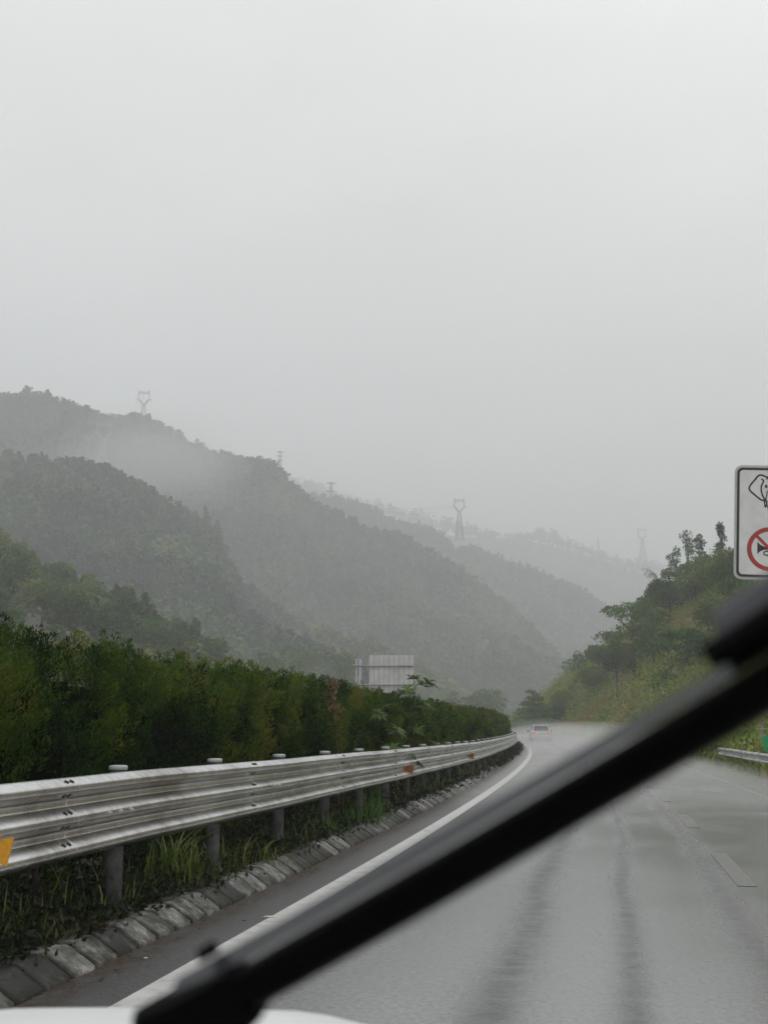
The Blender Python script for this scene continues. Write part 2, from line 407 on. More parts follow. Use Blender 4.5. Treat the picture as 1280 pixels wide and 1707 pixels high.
# ------------------------------------------------------------------ guardrails
def rail_prof(waves):
    pts = []; h = .116 + .194 * (waves - 1); top = h
    z = top; pts.append((.012, z)); pts.append((.022, z - .006))
    for k in range(waves):
        zc = top - .058 - .194 * k
        pts += [(.078, zc + .022), (.085, zc + .010), (.085, zc - .010), (.078, zc - .022)]
        if k < waves - 1: pts += [(.008, zc - .066), (0, zc - .074), (0, zc - .120), (.008, zc - .128)]
    pts += [(.022, .006), (.012, 0)]
    return pts, h
def wav(Y): return .005 * math.sin(Y * .9) + .0015 * math.sin(Y * 2.3 + 1)
def rail_top(Y): return 1.15 - .13 * min(1, max(0, (Y - 9) / 26))
def guardrail(name, label, waves, d0, Y0, Y1, topf, post_pitch, side, postY0, cap=True, sec=4.0, postr=.062):
    root = empty(name, P(Y0, d0), 0, label=label, cat='guardrail')
    org = root.location.copy()
    pr, h = rail_prof(waves)
    Y = Y0
    while Y < Y1:
        Ye = min(along(Y, sec + .06), Y1); k = max(3, int((Ye - Y) / (.25 if Y < 30 else .6))); V = []
        fr = [0, .0015] + [i / k for i in range(1, k)] + [.9985, 1]; k = len(fr) - 1
        for i in range(k + 1):
            yy = Y + (Ye - Y) * fr[i]
            for o_, z in pr:
                V.append(P(yy, d0 + side * (o_ + .003 * (1 - i / k)) , topf(yy) - h + z + wav(yy) * .6) - org)
        V = np.array([tuple(p) for p in V]); n = len(pr)
        f1 = gridfaces(k + 1, n)
        if side < 0: f1 = f1[:, ::-1]
        mi_b = np.zeros(len(f1), int)
        if Y < 45:      # splice slots at the far end of the section
            mb = MB(); zt = topf(Ye)
            for q in range(waves):
                zc = zt - .058 - .194 * q
                for dy in (-.13, -.06):
                    for sg, oo in ((.040, .062), (-.046, .048)):
                        c = P(Ye - .05 + dy, d0 + side * (oo + .001), zc + sg) - org
                        mb.box(c, (.010, .022, .030), 0, Matrix.Rotation(head(Y), 3, 'Z') @ Matrix.Rotation(R(-55 if sg > 0 else 55), 3, 'Y') @ Matrix.Rotation(R(25), 3, 'X'))
            f2 = np.array(mb.f) + len(V); V = np.concatenate([V, np.array(mb.v)]); f1 = np.concatenate([f1, f2]); mi_b = np.concatenate([mi_b, np.ones(len(f2), int)])
        beam = npmesh('rail_beam', V, f1, [M['galv'], M['dark']], root, mi=mi_b, smooth=True)
        so_ = beam.modifiers.new('thickness', 'SOLIDIFY'); so_.thickness = .006; so_.offset = -1
        Y = along(Y, sec)
    Y = postY0
    while Y < Y1:
        ht = topf(Y) + .035; po = P(Y, d0 - side * .19) - org
        base = -org.z
        p_ = MB().lathe([(postr, -.25), (postr, ht - .02)], (po.x, po.y, 0), 14).build('post', M['post'], root, True)
        MB().lathe([(postr + .006, ht - .03), (postr + .009, ht - .024), (postr + .009, ht - .004), (postr + .002, ht + .004), (postr * .6, ht + .007)], (po.x, po.y, 0), 16).build('post_cap', M['cap'] if cap else M['post'], p_, True)
        c = P(Y, d0 - side * .085) - org
        MB().box((c.x, c.y, topf(Y) - h * .5), (.13, .10, h * .62), 0, Matrix.Rotation(head(Y), 3, 'Z')).build('spacer_block', M['post'], root, bevel=.008)
        Y = along(Y, post_pitch)
    return root, org
YP0 = hitd(203, -1.05)
grail, gorg = guardrail('guardrail', 'long three-wave steel guardrail with capped round posts beside the hedge', 3, -.86, 3.6, 132, rail_top, 2.22, 1, YP0 - 2 * 2.20)
# reflectors in the lower valley
for Yr, mt, lb in ((hitd(6, -.78), M['yellow'], 'bright yellow trapezoid reflector'), (hitd(682, -.80), M['orange'], 'orange reflector, nearer of two'), (hitd(785, -.80), M['orange'], 'small orange reflector, farther of two')):
    zt = rail_top(Yr) - .35 - .02; mb = MB(); pts = []
    for o_, z in ((.0, -.045), (.0, .055), (.12, .085), (.095, -.075)):
        pts.append(P(Yr + .10 * (o_ / .12), -.85 + o_ * .95, zt + z) - gorg)
    q = [p + Vector((.0, .012, 0)) for p in pts]
    mb.add(pts + q, [(0, 1, 2, 3), (7, 6, 5, 4), (0, 4, 5, 1), (1, 5, 6, 2), (2, 6, 7, 3), (3, 7, 4, 0)])
    o = mb.build('reflector', mt, grail, bevel=.003); o['label'] = lb
YR0, YR1 = 18, 47.5
guardrail('guardrail', 'short two-wave steel guardrail on the grassy right verge', 2, 7.55, YR0, YR1, lambda Y: .66, 4.0, -1, YR1 - .5 - 7 * 4.0, cap=False, postr=.06)

# ------------------------------------------------------------------ leaf clouds
def rand_dirs(n):
    v = rng.normal(size=(n, 3)); return v / np.linalg.norm(v, axis=1, keepdims=True)
def cards(C, size, up=.0, aspect=.6, drop=0.0, out=None):
    """one bent leaf clump (a kite of 2 triangles as a quad) per centre"""
    n = len(C); a = rand_dirs(n)
    if out is not None: a = a * .7 + out
    a[:, 2] += up; a /= np.linalg.norm(a, axis=1, keepdims=True) + 1e-9
    b = np.cross(a, rand_dirs(n)); b /= np.linalg.norm(b, axis=1, keepdims=True) + 1e-9
    s = (size * rng.uniform(.6, 1.35, n))[:, None]
    fold = np.cross(a, b) * s * .18
    V = np.stack([C - a * s * .5, C + b * s * .5 * aspect + fold, C + a * s * .5, C - b * s * .5 * aspect + fold], 1)
    F = np.arange(n * 4).reshape(n, 4)
    return V.reshape(-1, 3), F
def lobes_points(lobes, n, inner=.45):
    lobes = np.array(lobes, float); vol = lobes[:, 3] * lobes[:, 4] * lobes[:, 5]
    vol = vol ** .75; idx = rng.choice(len(lobes), n, p=vol / vol.sum())
    d = rand_dirs(n); d[:, 2] = np.where(rng.random(n) < .35, np.abs(d[:, 2]), d[:, 2])
    r = inner + (1 - inner) * rng.random(n) ** .6
    r *= 1 + .22 * np.sin(d[:, 0] * 5 + idx) * np.cos(d[:, 1] * 6 + idx * 2)
    return lobes[idx, :3] + d * lobes[idx, 3:6] * r[:, None], d, idx
def tree(name, loc, H, W, mat, label, cat='tree', group=None, style='broad', seed=0, leaf=.35, n=900, bark='bark', lean=0.0, trunk_r=None):
    global rng
    rng = np.random.default_rng(100 + seed); rd = random.Random(seed)
    root = empty(name, loc, rd.uniform(0, 6.28) if style != 'umbrella' else 0, label=label, cat=cat, group=group)
    lobes = []; limbs = MB(); tr = trunk_r or max(.06, H * .018)
    if style == 'broad':
        c0 = .35
        for k in range(9):
            a = rd.uniform(0, 6.28); rr = rd.uniform(.1, .36) * W; z = H * rd.uniform(c0 + .08, .86) * (1 - .25 * rr / W)
            s_ = W * rd.uniform(.17, .27); lobes.append((rr * math.cos(a), rr * math.sin(a), z, s_, s_, s_ * .8))
        lobes.append((0, 0, H * .84, W * .2, W * .2, H * .15))
    elif style == 'bush':
        for k in range(7):
            a = rd.uniform(0, 6.28); rr = rd.uniform(.05, .34) * W
            s_ = W * rd.uniform(.18, .28); lobes.append((rr * math.cos(a), rr * math.sin(a), H * rd.uniform(.3, .75), s_, s_, H * .25))
    elif style == 'umbrella':
        for k in range(11):
            a = k * 2.4; rr = W * (.08 + .042 * k) * .9; z = H * (.95 - .25 * (rr / W) - (.16 if k % 3 == 2 else 0))
            s_ = W * rd.uniform(.12, .18); lobes.append((rr * math.cos(a) + lean * H, rr * math.sin(a), z, s_ * 1.25, s_ * 1.25, H * .055))
    elif style == 'flat':     # stacked dense tiers, ragged edge
        for k in range(15):
            a = k * 2.4; rr = W * .46 * math.sqrt((k + .5) / 15); z = H * (.92 - .30 * (rr / W) - .14 * (k % 3))
            s_ = W * rd.uniform(.13, .20); lobes.append((rr * math.cos(a), rr * math.sin(a), z, s_, s_, H * .075))
    elif style == 'gum':      # tall trunk, separate small round clumps
        for k in range(10):
            z = H * (.40 + .058 * k + rd.uniform(-.02, .02)); a = rd.uniform(0, 6.28); rr = W * rd.uniform(.05, .42) * (1.1 - .75 * (z / H))
            s_ = W * rd.uniform(.13, .2) * (1.15 - .4 * z / H); lobes.append((rr * math.cos(a), rr * math.sin(a), z, s_, s_, s_ * .95))
        lobes.append((0, 0, H * .96, W * .13, W * .13, W * .16))
    elif style == 'conifer':  # drooping level branches
        for k in range(9):
            z = H * (.22 + .085 * k); s_ = W * (.5 - .045 * k)
            for q in range(3):
                a = q * 2.1 + k; lobes.append((s_ * .5 * math.cos(a), s_ * .5 * math.sin(a), z + H * rd.uniform(-.04, .04), s_ * .5, s_ * .5, H * .05))
    top = Vector((lean * H, 0, H * .8))
    pts = [Vector((0, 0, -.4)), Vector((rd.uniform(-.02, .02) * H + lean * H * .2, 0, H * .3)), Vector((lean * H * .65, rd.uniform(-.02, .02) * H, H * .58)), top]
    limbs.tube(pts, [tr * 1.2, tr, tr * .7, tr * .3], 7)
    for l in lobes:
        c = Vector(l[:3]); zb = min(c.z * .8, H * .62) if style != 'conifer' else c.z
        s0 = pts[1].lerp(pts[2], max(0, min(1, (zb - H * .3) / (H * .28)))) if zb > H * .3 else pts[0].lerp(pts[1], max(.3, zb / (H * .3)))
        if style == 'conifer': s0 = Vector((0, 0, c.z))
        limbs.tube([s0, s0.lerp(c, .5) + Vector((0, 0, -.03 * H)), c], [tr * .45, tr * .3, tr * .12], 5)
    limbs.build('trunk', M[bark], root, True)
    C, d, idx = lobes_points(lobes, n)
    v, f = cards(C, leaf, up=-.1 if style != 'gum' else -.3, aspect=.55, out=d * .3)
    var = np.repeat(np.clip(rng.normal(.5, .25, n) * .55 + rng.random(len(lobes))[idx] * .45, 0, 1), 4)
    npmesh('crown', v, f, mat, root, var=var)
    return root

# ------------------------------------------------------------------ hills on the left
def interp(poly, x):
    xs = [p[0] for p in poly]; return float(np.interp(x, xs, [p[1] for p in poly]))
class Hill:
    def __init__(s, poly, D, Df, treeh, amp, seed, Dslope=0.0, pw=.85):
        s.poly, s.D, s.Df, s.th, s.amp, s.seed, s.ds, s.pw = poly, D, Df, treeh, amp, seed, Dslope, pw
    def pt(s, x, t):
        D = s.D + s.ds * (x - 640); Df = s.Df
        Y = Df + (D - Df) * t
        r = ray(x, interp(s.poly, x)); k = r[0] / r[1]
        zr = EYE + r[2] / r[1] * D - s.th
        if t <= 1: z = zr * (t ** s.pw)
        else: z = zr * (1 - .9 * (t - 1)) 
        w_ = min(1, t * 2) * min(1, abs(1 - t) * 2.5 + .08)
        X = k * Y
        spur = mnoise.fractal(Vector((X / s.amp / 7, Y / s.amp / 12, s.seed)), 1, 2, 4)
        z += s.amp * spur * w_
        return Vector((X, Y, max(z, -2)))
    def mesh(s, label, nx=110, nt=40):
        xs = np.linspace(s.poly[0][0], s.poly[-1][0], nx); ts = np.linspace(0, 1.5, nt)
        V = np.array([tuple(s.pt(x, t)) for x in xs for t in ts])
        return tag(npmesh('hill', V, gridfaces(nx, nt), M['hill'], smooth=True), label, kind='structure')

def forest_variant(kind, n, seed):
    r_ = random.Random(seed); lobes = []
    if kind == 'gum':
        for k in range(5):
            z = .5 + .1 * k; a = r_.uniform(0, 6.28); rr = .12 * (1.3 - z)
            lobes.append((rr * math.cos(a), rr * math.sin(a), z, .14 - .07 * (z - .5), .14 - .07 * (z - .5), .10))
        th = .5
    else:
        for k in range(6):
            a = r_.uniform(0, 6.28); rr = r_.uniform(.05, .22)
            lobes.append((rr * math.cos(a), rr * math.sin(a), r_.uniform(.45, .85), .2, .2, .16))
        th = .4
    C, d, idx = lobes_points(lobes, n, .5)
    v, f = cards(C, .17 if kind == 'gum' else .20, aspect=.75, out=d * .4)
    return v, n
def forest(name, hill, count, hmin, hmax, label, per=46, tmin=.03, tmax=1.02, seed=1, gum=.5, xr=None, mat='forest', trunks=True, tdist=None):
    global rng
    rng = np.random.default_rng(seed)
    vars_ = [forest_variant('gum', per, 11), forest_variant('gum', per, 12), forest_variant('gum', per, 13), forest_variant('b', per, 14), forest_variant('b', per, 15), forest_variant('b', per, 16)]
    x0, x1 = xr or (hill.poly[0][0], hill.poly[-1][0])
    VS = []; VAR = []; TV = []
    for i in range(count):
        x = rng.uniform(x0, x1)
        t = rng.uniform(tmin, tmax) if rng.random() > .17 else rng.uniform(.95, 1.01)
        if tdist: t = tdist(x, t)
        p = hill.pt(x, t)
        zone = fbm(p.x, p.y, seed, .012, 3)
        if t < .85 and fbm(p.x, p.y, seed + 9, .03, 2) < -.42 and rng.random() < .8: continue
        isg = (zone * 1.6 + rng.normal(0, .25)) > (.5 - gum)
        v = vars_[rng.integers(0, 3) + (0 if isg else 3)][0]
        h = (hmin + (hmax - hmin) * rng.random() ** 1.6 * 1.25) * (1.15 if isg else .85) * (1 + .5 * zone); a = rng.uniform(0, 6.28); ca, sa = math.cos(a), math.sin(a)
        w_ = h * rng.uniform(.8, 1.15) * (1.0 if isg else 1.35)
        q = np.empty_like(v); q[:, 0] = (v[:, 0] * ca - v[:, 1] * sa) * w_ + p.x; q[:, 1] = (v[:, 0] * sa + v[:, 1] * ca) * w_ + p.y; q[:, 2] = v[:, 2] * h + p.z - .12 * h
        VS.append(q); VAR.append(np.full(len(v), np.clip(.48 + rng.normal(0, .30), 0, 1)) )
        if trunks and isg:
            r_ = h * .016; zb, zt = p.z - .3, p.z + h * .62
            TV.append(np.array([(p.x - r_, p.y, zb), (p.x + r_, p.y, zb), (p.x + r_ * .6, p.y, zt), (p.x - r_ * .6, p.y, zt)]))
            TV.append(np.array([(p.x, p.y - r_, zb), (p.x, p.y + r_, zb), (p.x, p.y + r_ * .6, zt), (p.x, p.y - r_ * .6, zt)]))
    V = np.concatenate(VS); var = np.concatenate(VAR) + rng.normal(0, .06, len(V)); nq = len(V) // 4
    mi = np.zeros(nq, int)
    if TV:
        T = np.concatenate(TV); V = np.concatenate([V, T]); var = np.concatenate([var, np.full(len(T), .5)]); mi = np.concatenate([mi, np.ones(len(T) // 4, int)])
    F = np.arange(len(V)).reshape(-1, 4)
    o = npmesh(name, V, F, [M[mat], M['palebark']], mi=mi, var=var)
    return tag(o, label, cat='forest', kind='stuff')

hillC = Hill([(-120, 648), (0, 652), (60, 662), (110, 668), (160, 682), (200, 698), (240, 704), (290, 722), (340, 745), (390, 772), (415, 778), (440, 780), (470, 800), (500, 824), (540, 856), (600, 878), (660, 900), (720, 932), (760, 962), (800, 992), (850, 1030), (900, 1078), (940, 1120), (980, 1165), (1010, 1205)], 870, 610, 9, 14, 1.3)
hillB = Hill([(-120, 742), (0, 766), (60, 776), (130, 792), (170, 802), (240, 828), (300, 852), (340, 872), (365, 895), (380, 940), (410, 985), (440, 1012), (480, 1045), (560, 1085), (620, 1130), (680, 1180), (700, 1205)], 560, 330, 7, 10, 4.2)
hillD = Hill([(380, 790), (450, 808), (500, 826), (560, 838), (620, 854), (680, 864), (720, 876), (745, 895), (757, 915), (800, 918), (850, 935), (900, 957), (960, 990), (1010, 1022), (1045, 1062), (1085, 1120), (1140, 1180), (1180, 1206)], 1250, 900, 10, 14, 8.8)
hillE = Hill([(380, 770), (470, 798), (520, 812), (600, 838), (700, 868), (740, 880), (800, 886), (850, 886), (900, 894), (950, 907), (1000, 922), (1040, 940), (1090, 952), (1150, 970), (1230, 1005), (1300, 1050), (1400, 1120), (1500, 1200)], 2050, 1450, 8, 28, 5.5)
hillA = Hill([(-160, 895), (0, 915), (50, 935), (100, 972), (150, 985), (190, 995), (230, 1008), (250, 1022), (270, 1045), (330, 1060), (365, 1082), (380, 1110), (430, 1130), (560, 1180), (620, 1205)], 215, 120, 4, 3, 2.2)
hillF = Hill([(160, 1130), (300, 1108), (420, 1098), (500, 1085), (560, 1075), (620, 1090), (700, 1115), (760, 1150), (800, 1178), (850, 1202), (880, 1206)], 560, 400, 6, 6, 3.3)
hillF.mesh('low misty rise on the valley floor', 70, 24)
hillA.mesh('wooded knoll behind the hedge', 80, 26)
hillB.mesh('misty forested spur in front of the main ridge', 100, 36)
hillC.mesh('high forested main ridge falling to the right', 150, 50)
hillD.mesh('paler forested ridge behind the main one', 120, 40)
hillE.mesh('farthest hazy ridge', 90, 30)
FS = 1.0
forest('forest', hillB, int(6500 * FS), 7, 12, 'dark misty forest covering the nearer spur', 50, seed=3)
forest('forest', hillF, 1500, 7, 13, 'misty olive woodland on the valley floor above the hedge', 90, seed=8, gum=.15, mat='oliveleaf')
forest('forest', hillC, int(11500 * FS), 9, 15, 'grey-green forest covering the main ridge', 40, seed=4)
forest('forest', hillD, int(7500 * FS), 10, 16, 'pale hazy forest on the ridge behind', 26, seed=5)
forest('forest', hillE, int(5000 * FS), 15, 24, 'barely visible forest on the farthest ridge', 14, seed=6, trunks=False)
forest('forest', hillA, int(800 * FS), 3, 6, 'olive undergrowth between the trees of the near knoll', 160, seed=7, gum=0, mat='oliveleaf', trunks=False)

# single trees on the knoll behind the hedge (listed left to right in each row)
knoll = [  # x, t, H, W, material, style, label
    (-10, .97, 8.5, 8, 'oliveleaf', 'broad', 'tall yellowish bushy tree at the left edge of the knoll top'),
    (30, .97, 7.0, 7, 'oliveleaf', 'broad', 'dry yellow-tinged tree on the knoll crest, second from left'),
    (82, .95, 7.0, 7, 'treeleaf', 'broad', 'dark round tree on the knoll crest where it starts to fall'),
    (150, .92, 6.5, 7, 'oliveleaf', 'broad', 'pale olive tree midway down the knoll crest'),
    (205, .95, 6.0, 7, 'oliveleaf', 'broad', 'broad olive tree over the dip of the knoll'),
    (242, .97, 7.0, 3.6, 'treeleaf', 'gum', 'small slender dark tree rising behind the knoll edge'),
    (20, .55, 9.0, 10, 'treeleaf', 'broad', 'large dark green tree low at the left edge of the knoll'),
    (75, .50, 8.0, 9, 'oliveleaf', 'broad', 'grey-olive tree with bare patches below the knoll crest'),
    (130, .50, 8.0, 9, 'treeleaf', 'broad', 'dark tree in the middle of the knoll above the hedge'),
    (190, .55, 8.0, 9, 'treeleaf', 'broad', 'dark spreading tree right of the knoll middle'),
    (245, .60, 8.0, 9, 'brightleaf', 'broad', 'fresh green tree low on the right of the knoll'),
    (300, .80, 6.8, 9, 'brightleaf', 'broad', 'wide fresh green tree near the right end of the knoll'),
    (345, .85, 5.2, 7, 'treeleaf', 'broad', 'low round green tree ending the knoll on the right'),
    (0, .30, 8.0, 8, 'brightleaf', 'broad', 'green leafy tree rising at the far left just above the hedge'),
]
for k, (x, t_, H_, W_, mt, st, lb) in enumerate(knoll):
    p = hillA.pt(x, t_)
    tree('tree', p, H_, W_, M[mt], lb, group='trees on the near knoll', style=st, seed=k + 1, leaf=.5, n=2400)
# distinct trees along the far skyline
ridge = [(187, .995, 13, 9, 'broad', 'round-headed tree on the skyline left of the leftmost pylon, first of three', hillC),
         (201, .995, 15, 10, 'broad', 'open-crowned skyline tree with daylight under its crown', hillC),
         (217, .995, 15, 9, 'conifer', 'pointed triangular tree on the skyline nearest the ridge-top pylon', hillC),
         (390, 1.0, 15, 9, 'gum', 'tall skyline tree with a gap of sky on its right', hillC),
         (418, 1.0, 19, 15, 'broad', 'biggest round skyline tree right of the sky gap', hillC),
         (440, 1.0, 17, 12, 'broad', 'round skyline tree just left of the slim pylon', hillC),
         (342, .99, 17, 9, 'gum', 'tall feathery tree standing out at the end of the nearer spur', hillB),
         (362, .98, 16, 9, 'gum', 'dark tree at the steep edge of the nearer spur', hillB)]
for k, (x, t_, H_, W_, st, lb, hh) in enumerate(ridge):
    tree('tree', hh.pt(x, t_) + Vector((0, 0, -1)), H_, W_, M['forest'], lb, group='skyline trees', style=st, seed=40 + k, leaf=1.1, n=420)
# misty trees low in the valley beyond the hedge
for k, (x, yt, D, W_, st, lb, mt) in enumerate([
        (815, 1143, 300, 13, 'broad', 'dark rounded tree in the mist beyond the end of the hedge', 'treeleaf'),
        (790, 1158, 300, 9, 'broad', 'low misty tree left of the dark rounded valley tree', 'treeleaf'),
        (755, 1150, 330, 8, 'broad', 'faint misty tree right of the sign back, above the hedge', 'treeleaf'),
        (500, 1075, 270, 11, 'broad', 'misty bamboo-like clump above the middle of the hedge', 'oliveleaf'),
        (575, 1085, 280, 10, 'broad', 'misty olive tree just left of the sign back', 'oliveleaf'),
        (440, 1085, 250, 10, 'broad', 'misty low tree above the hedge right of the knoll', 'treeleaf')]):
    p = at(x, yt, D); Ht = max(9, min(30, p.z + 1)); 
    if yt < 1110: Ht = 10
    tree('tree', (p.x, p.y, p.z - Ht), Ht, W_, M[mt], lb, group='trees in the misty valley', style=st, seed=60 + k, leaf=.6, n=1300)

# ------------------------------------------------------------------ pylons
def pylon(x, ytop, D, H, kind, label, pm='lattice', tk=1.0):
    top = at(x, ytop, D); root = empty('pylon', (top.x, top.y, top.z - H), R(8), label=label, cat='pylon', group='power line pylons')
    t_ = .00034 * D * tk; mb = MB(); arm = MB()
    if kind == 'cup':
        wb, ww, hw = H * .09, H * .025, H * .68
        L = lambda s1, s2, f: Vector((s1 * (wb + (ww - wb) * f), s2 * (wb + (ww - wb) * f), hw * f))
        for s1 in (-1, 1):
            for s2 in (-1, 1): mb.beam(L(s1, s2, 0), L(s1, s2, 1), t_)
        for k in range(9):
            f, g = (k / 9) ** .85, ((k + 1) / 9) ** .85
            for a, b_ in (((-1, -1), (1, -1)), ((1, -1), (1, 1)), ((1, 1), (-1, 1)), ((-1, 1), (-1, -1))):
                mb.beam(L(*a, f), L(*b_, g), t_ * .55); mb.beam(L(*b_, f), L(*a, g), t_ * .55)
        cw = H * .10
        for s1 in (-1, 1):
            for s2 in (-1, 1):
                y_ = s2 * ww
                arm.beam((s1 * ww, y_, hw), (s1 * cw * 1.15, y_ * .7, H * .80), t_ * 1.3); arm.beam((0, y_, hw), (s1 * cw * .95, y_ * .7, H * .79), t_)
                arm.beam((s1 * cw * 1.15, y_ * .7, H * .80), (s1 * cw, y_ * .7, H * .96), t_ * 1.3)
                arm.beam((s1 * cw * 1.15, y_ * .7, H * .80), (s1 * cw * 1.7, 0, H * .77), t_)
            arm.beam((s1 * cw, 0, H * .95), (s1 * cw * 1.12, 0, H), t_ * 1.6)
        for z in (.955, .92): arm.beam((-cw * 1.05, 0, H * z), (cw * 1.05, 0, H * z), t_ * 1.3)
        for k in range(6):
            a = -cw + 2 * cw * k / 6; arm.beam((a, 0, H * .92), (a + cw / 3, 0, H * .955), t_ * .6)
    else:
        wb = H * .07
        L = lambda s1, s2, f: Vector((s1 * (wb * (1 - f) + .35), s2 * (wb * (1 - f) + .35), H * f))
        for s1 in (-1, 1):
            for s2 in (-1, 1): mb.beam(L(s1, s2, 0), L(s1, s2, 1), t_)
        for k in range(12):
            f, g = k / 12, (k + 1) / 12
            for a, b_ in (((-1, -1), (1, -1)), ((1, 1), (-1, 1)), ((1, -1), (1, 1))):
                mb.beam(L(*a, f), L(*b_, g), t_ * .6)
        zs = (.74, .86, .97) if kind == 'mast' else (.72, .97)
        for z in zs:
            aw = H * (.085 if kind == 'mast' else .16)
            for s1 in (-1, 1): arm.beam((0, 0, H * z), (s1 * aw, 0, H * z), t_ * 1.4); arm.beam((0, 0, H * z + H * .03), (s1 * aw, 0, H * z), t_ * .8)
    mb.build('tower_body', M[pm], root); arm.build('crossarm', M[pm], root)
pylon(241, 650, 1000, 42, 'cup', 'cup-headed pylon standing on the left skyline behind the ridge trees')
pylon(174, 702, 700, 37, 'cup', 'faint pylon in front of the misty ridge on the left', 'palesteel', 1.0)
pylon(467, 752, 1050, 34, 'mast', 'slim mast-like pylon on the skyline right of the biggest round tree')
pylon(552, 804, 1150, 34, 'tee', 'squat pylon with wide arms between the slim pylon and the middle one', 'lattice', 1.6)
pylon(765, 830, 1150, 44, 'cup', 'tall cup-headed pylon in the middle above the paler ridge')
pylon(1069, 880, 1900, 62, 'cup', 'cup-headed pylon above the farthest ridge by the right hillside')
pylon(996, 898, 2000, 34, 'mast', 'tiny pylon on the farthest ridge, second pylon from the right')

def cable(p0, p1, sag, label):
    a, b = at(*p0), at(*p1); pts = [a.lerp(b, f) + Vector((0, 0, -sag * 4 * f * (1 - f))) for f in [i / 24 for i in range(25)]]
    o = MB().tube([p - pts[0] for p in pts], .09, 4).build('power_cable', M['lattice'], loc=pts[0]); tag(o, label, 'cable', 'power cables across the valley')
for dz in (0, 7, 14):
    cable((174, 706 + dz * .6, 700), (241, 656 + dz * .6, 1000), 6, 'faint power cable between the two leftmost pylons')
    cable((552, 806 + dz * .6, 1150), (765, 834 + dz * .6, 1150), 16, 'faint power cable sagging between the squat pylon and the tall middle one')
# ------------------------------------------------------------------ right bank
def bankz(Y, d):
    off = d - 7.2
    if off < 0: return -.03
    z = float(np.interp(off, [0, .3, 3, 5, 8, 16, 26, 38, 60, 120], [0, .08, .25, 1.2, 5.0, 14.0, 21.5, 27, 33, 38]))
    if Y < 45: z *= .8 + .2 * max(0, Y) / 45
    if Y > 195: z *= max(0, 1 - ((Y - 195) / 75) ** 1.6)
    n_ = fbm(Y, d, 3.0, .06, 4)
    return z + n_ * min(2.6, max(0, off - 2.5) * .3)
strip('bank', [7.12, 7.2, 7.6, 8.4, 9.5] + list(np.linspace(10.4, 60, 40)) + [75, 95, 130], 8, 285, 2.5, bankz, M['bank'], smooth=True, label='steep overgrown cutting slope right of the road')
# brush over the bank (nobody could count it)
def scatter_brush():
    global rng
    rng = np.random.default_rng(21); VS = []; VA = []
    C = []; O = []; S = []; A = []
    for i in range(7500):
        Y = 30 + 215 * rng.random() ** .8; off = 2.2 + 46 * rng.random() ** 1.15; d = 7.2 + off
        z = bankz(Y, d); p = P(Y, d, z)
        if p.z < -.5 or p.x / p.y > .40: continue
        s_ = rng.uniform(.45, 1.25) * (1 + .5 * min(1, off / 10)); k = 60 if Y < 110 else 36
        h = s_ * rng.uniform(.8, 1.7); va = np.clip(rng.normal(.45, .24), 0, 1.1)
        dd = rand_dirs(k); dd[:, 2] = np.abs(dd[:, 2]) - .1
        c = np.array(p)[None] + dd * np.array([s_ * 1.1, s_ * 1.1, h]) * (.45 + .6 * rng.random((k, 1)))
        C.append(c); O.append(dd); S.append(np.full(k, .26 if Y < 110 else .40)); A.append(np.full(k, va) + rng.normal(0, .1, k))
    C = np.concatenate(C); O = np.concatenate(O); S = np.concatenate(S); A = np.concatenate(A)
    n = len(C); v, f = cards(C, S, up=.25, aspect=.5, out=O * .5)
    tag(npmesh('undergrowth', v, f, M['brush'], var=np.repeat(A, 4)), 'tangled green and rust brush on the cutting slope', cat='undergrowth', kind='stuff')
scatter_brush()
def vgrass(name, n, dr, Yr, hr, zf, mat, label, width=.012, seed=5, kmax=None, bend=.5):
    """single curved blades, three quads each"""
    global rng
    rng = np.random.default_rng(seed)
    Y = Yr[0] + (Yr[1] - Yr[0]) * rng.random(n) ** 1.5; d = rng.uniform(*dr, n); x, y = Pn(Y, d)
    z = np.array([zf(a, b_) for a, b_ in zip(Y, d)])
    cl = np.array([mnoise.noise(Vector((a * 1.3, b_ * 1.3, seed))) for a, b_ in zip(x, y)])
    keep = cl > -.15; x, y, z, Y = x[keep], y[keep], z[keep], Y[keep]; n = len(x)
    h = rng.uniform(*hr, n) * (1 + .8 * cl[keep]); a = rng.uniform(0, 6.28, n); w_ = width * (1 + Y / 25) * rng.uniform(.6, 1.3, n)
    bx, by = np.cos(a), np.sin(a); px, py = -by, bx; b_ = bend * h * rng.uniform(.2, 1.4, n)
    V = np.zeros((n, 8, 3))
    for i, (f, ww) in enumerate(((0, .8), (.4, 1.0), (.75, .7), (1.0, .08))):
        cx = x + bx * b_ * f ** 2; cy_ = y + by * b_ * f ** 2; cz = z + h * (f - .25 * bend * f ** 3)
        V[:, 2 * i] = np.stack([cx + px * w_ * ww, cy_ + py * w_ * ww, cz], 1); V[:, 2 * i + 1] = np.stack([cx - px * w_ * ww, cy_ - py * w_ * ww, cz], 1)
    base = np.arange(n)[:, None] * 8
    F = np.concatenate([base + np.array([[0, 1, 3, 2]]), base + np.array([[2, 3, 5, 4]]), base + np.array([[4, 5, 7, 6]])])
    return tag(npmesh(name, V.reshape(-1, 3), F, mat, var=np.repeat(rng.random(n), 8)), label, cat='grass', kind='stuff')
vgrass('verge_grass', 16000, (7.22, 11), (22, 75), (.12, .38), bankz, M['grass'], 'green grass on the right verge', .02, 9)

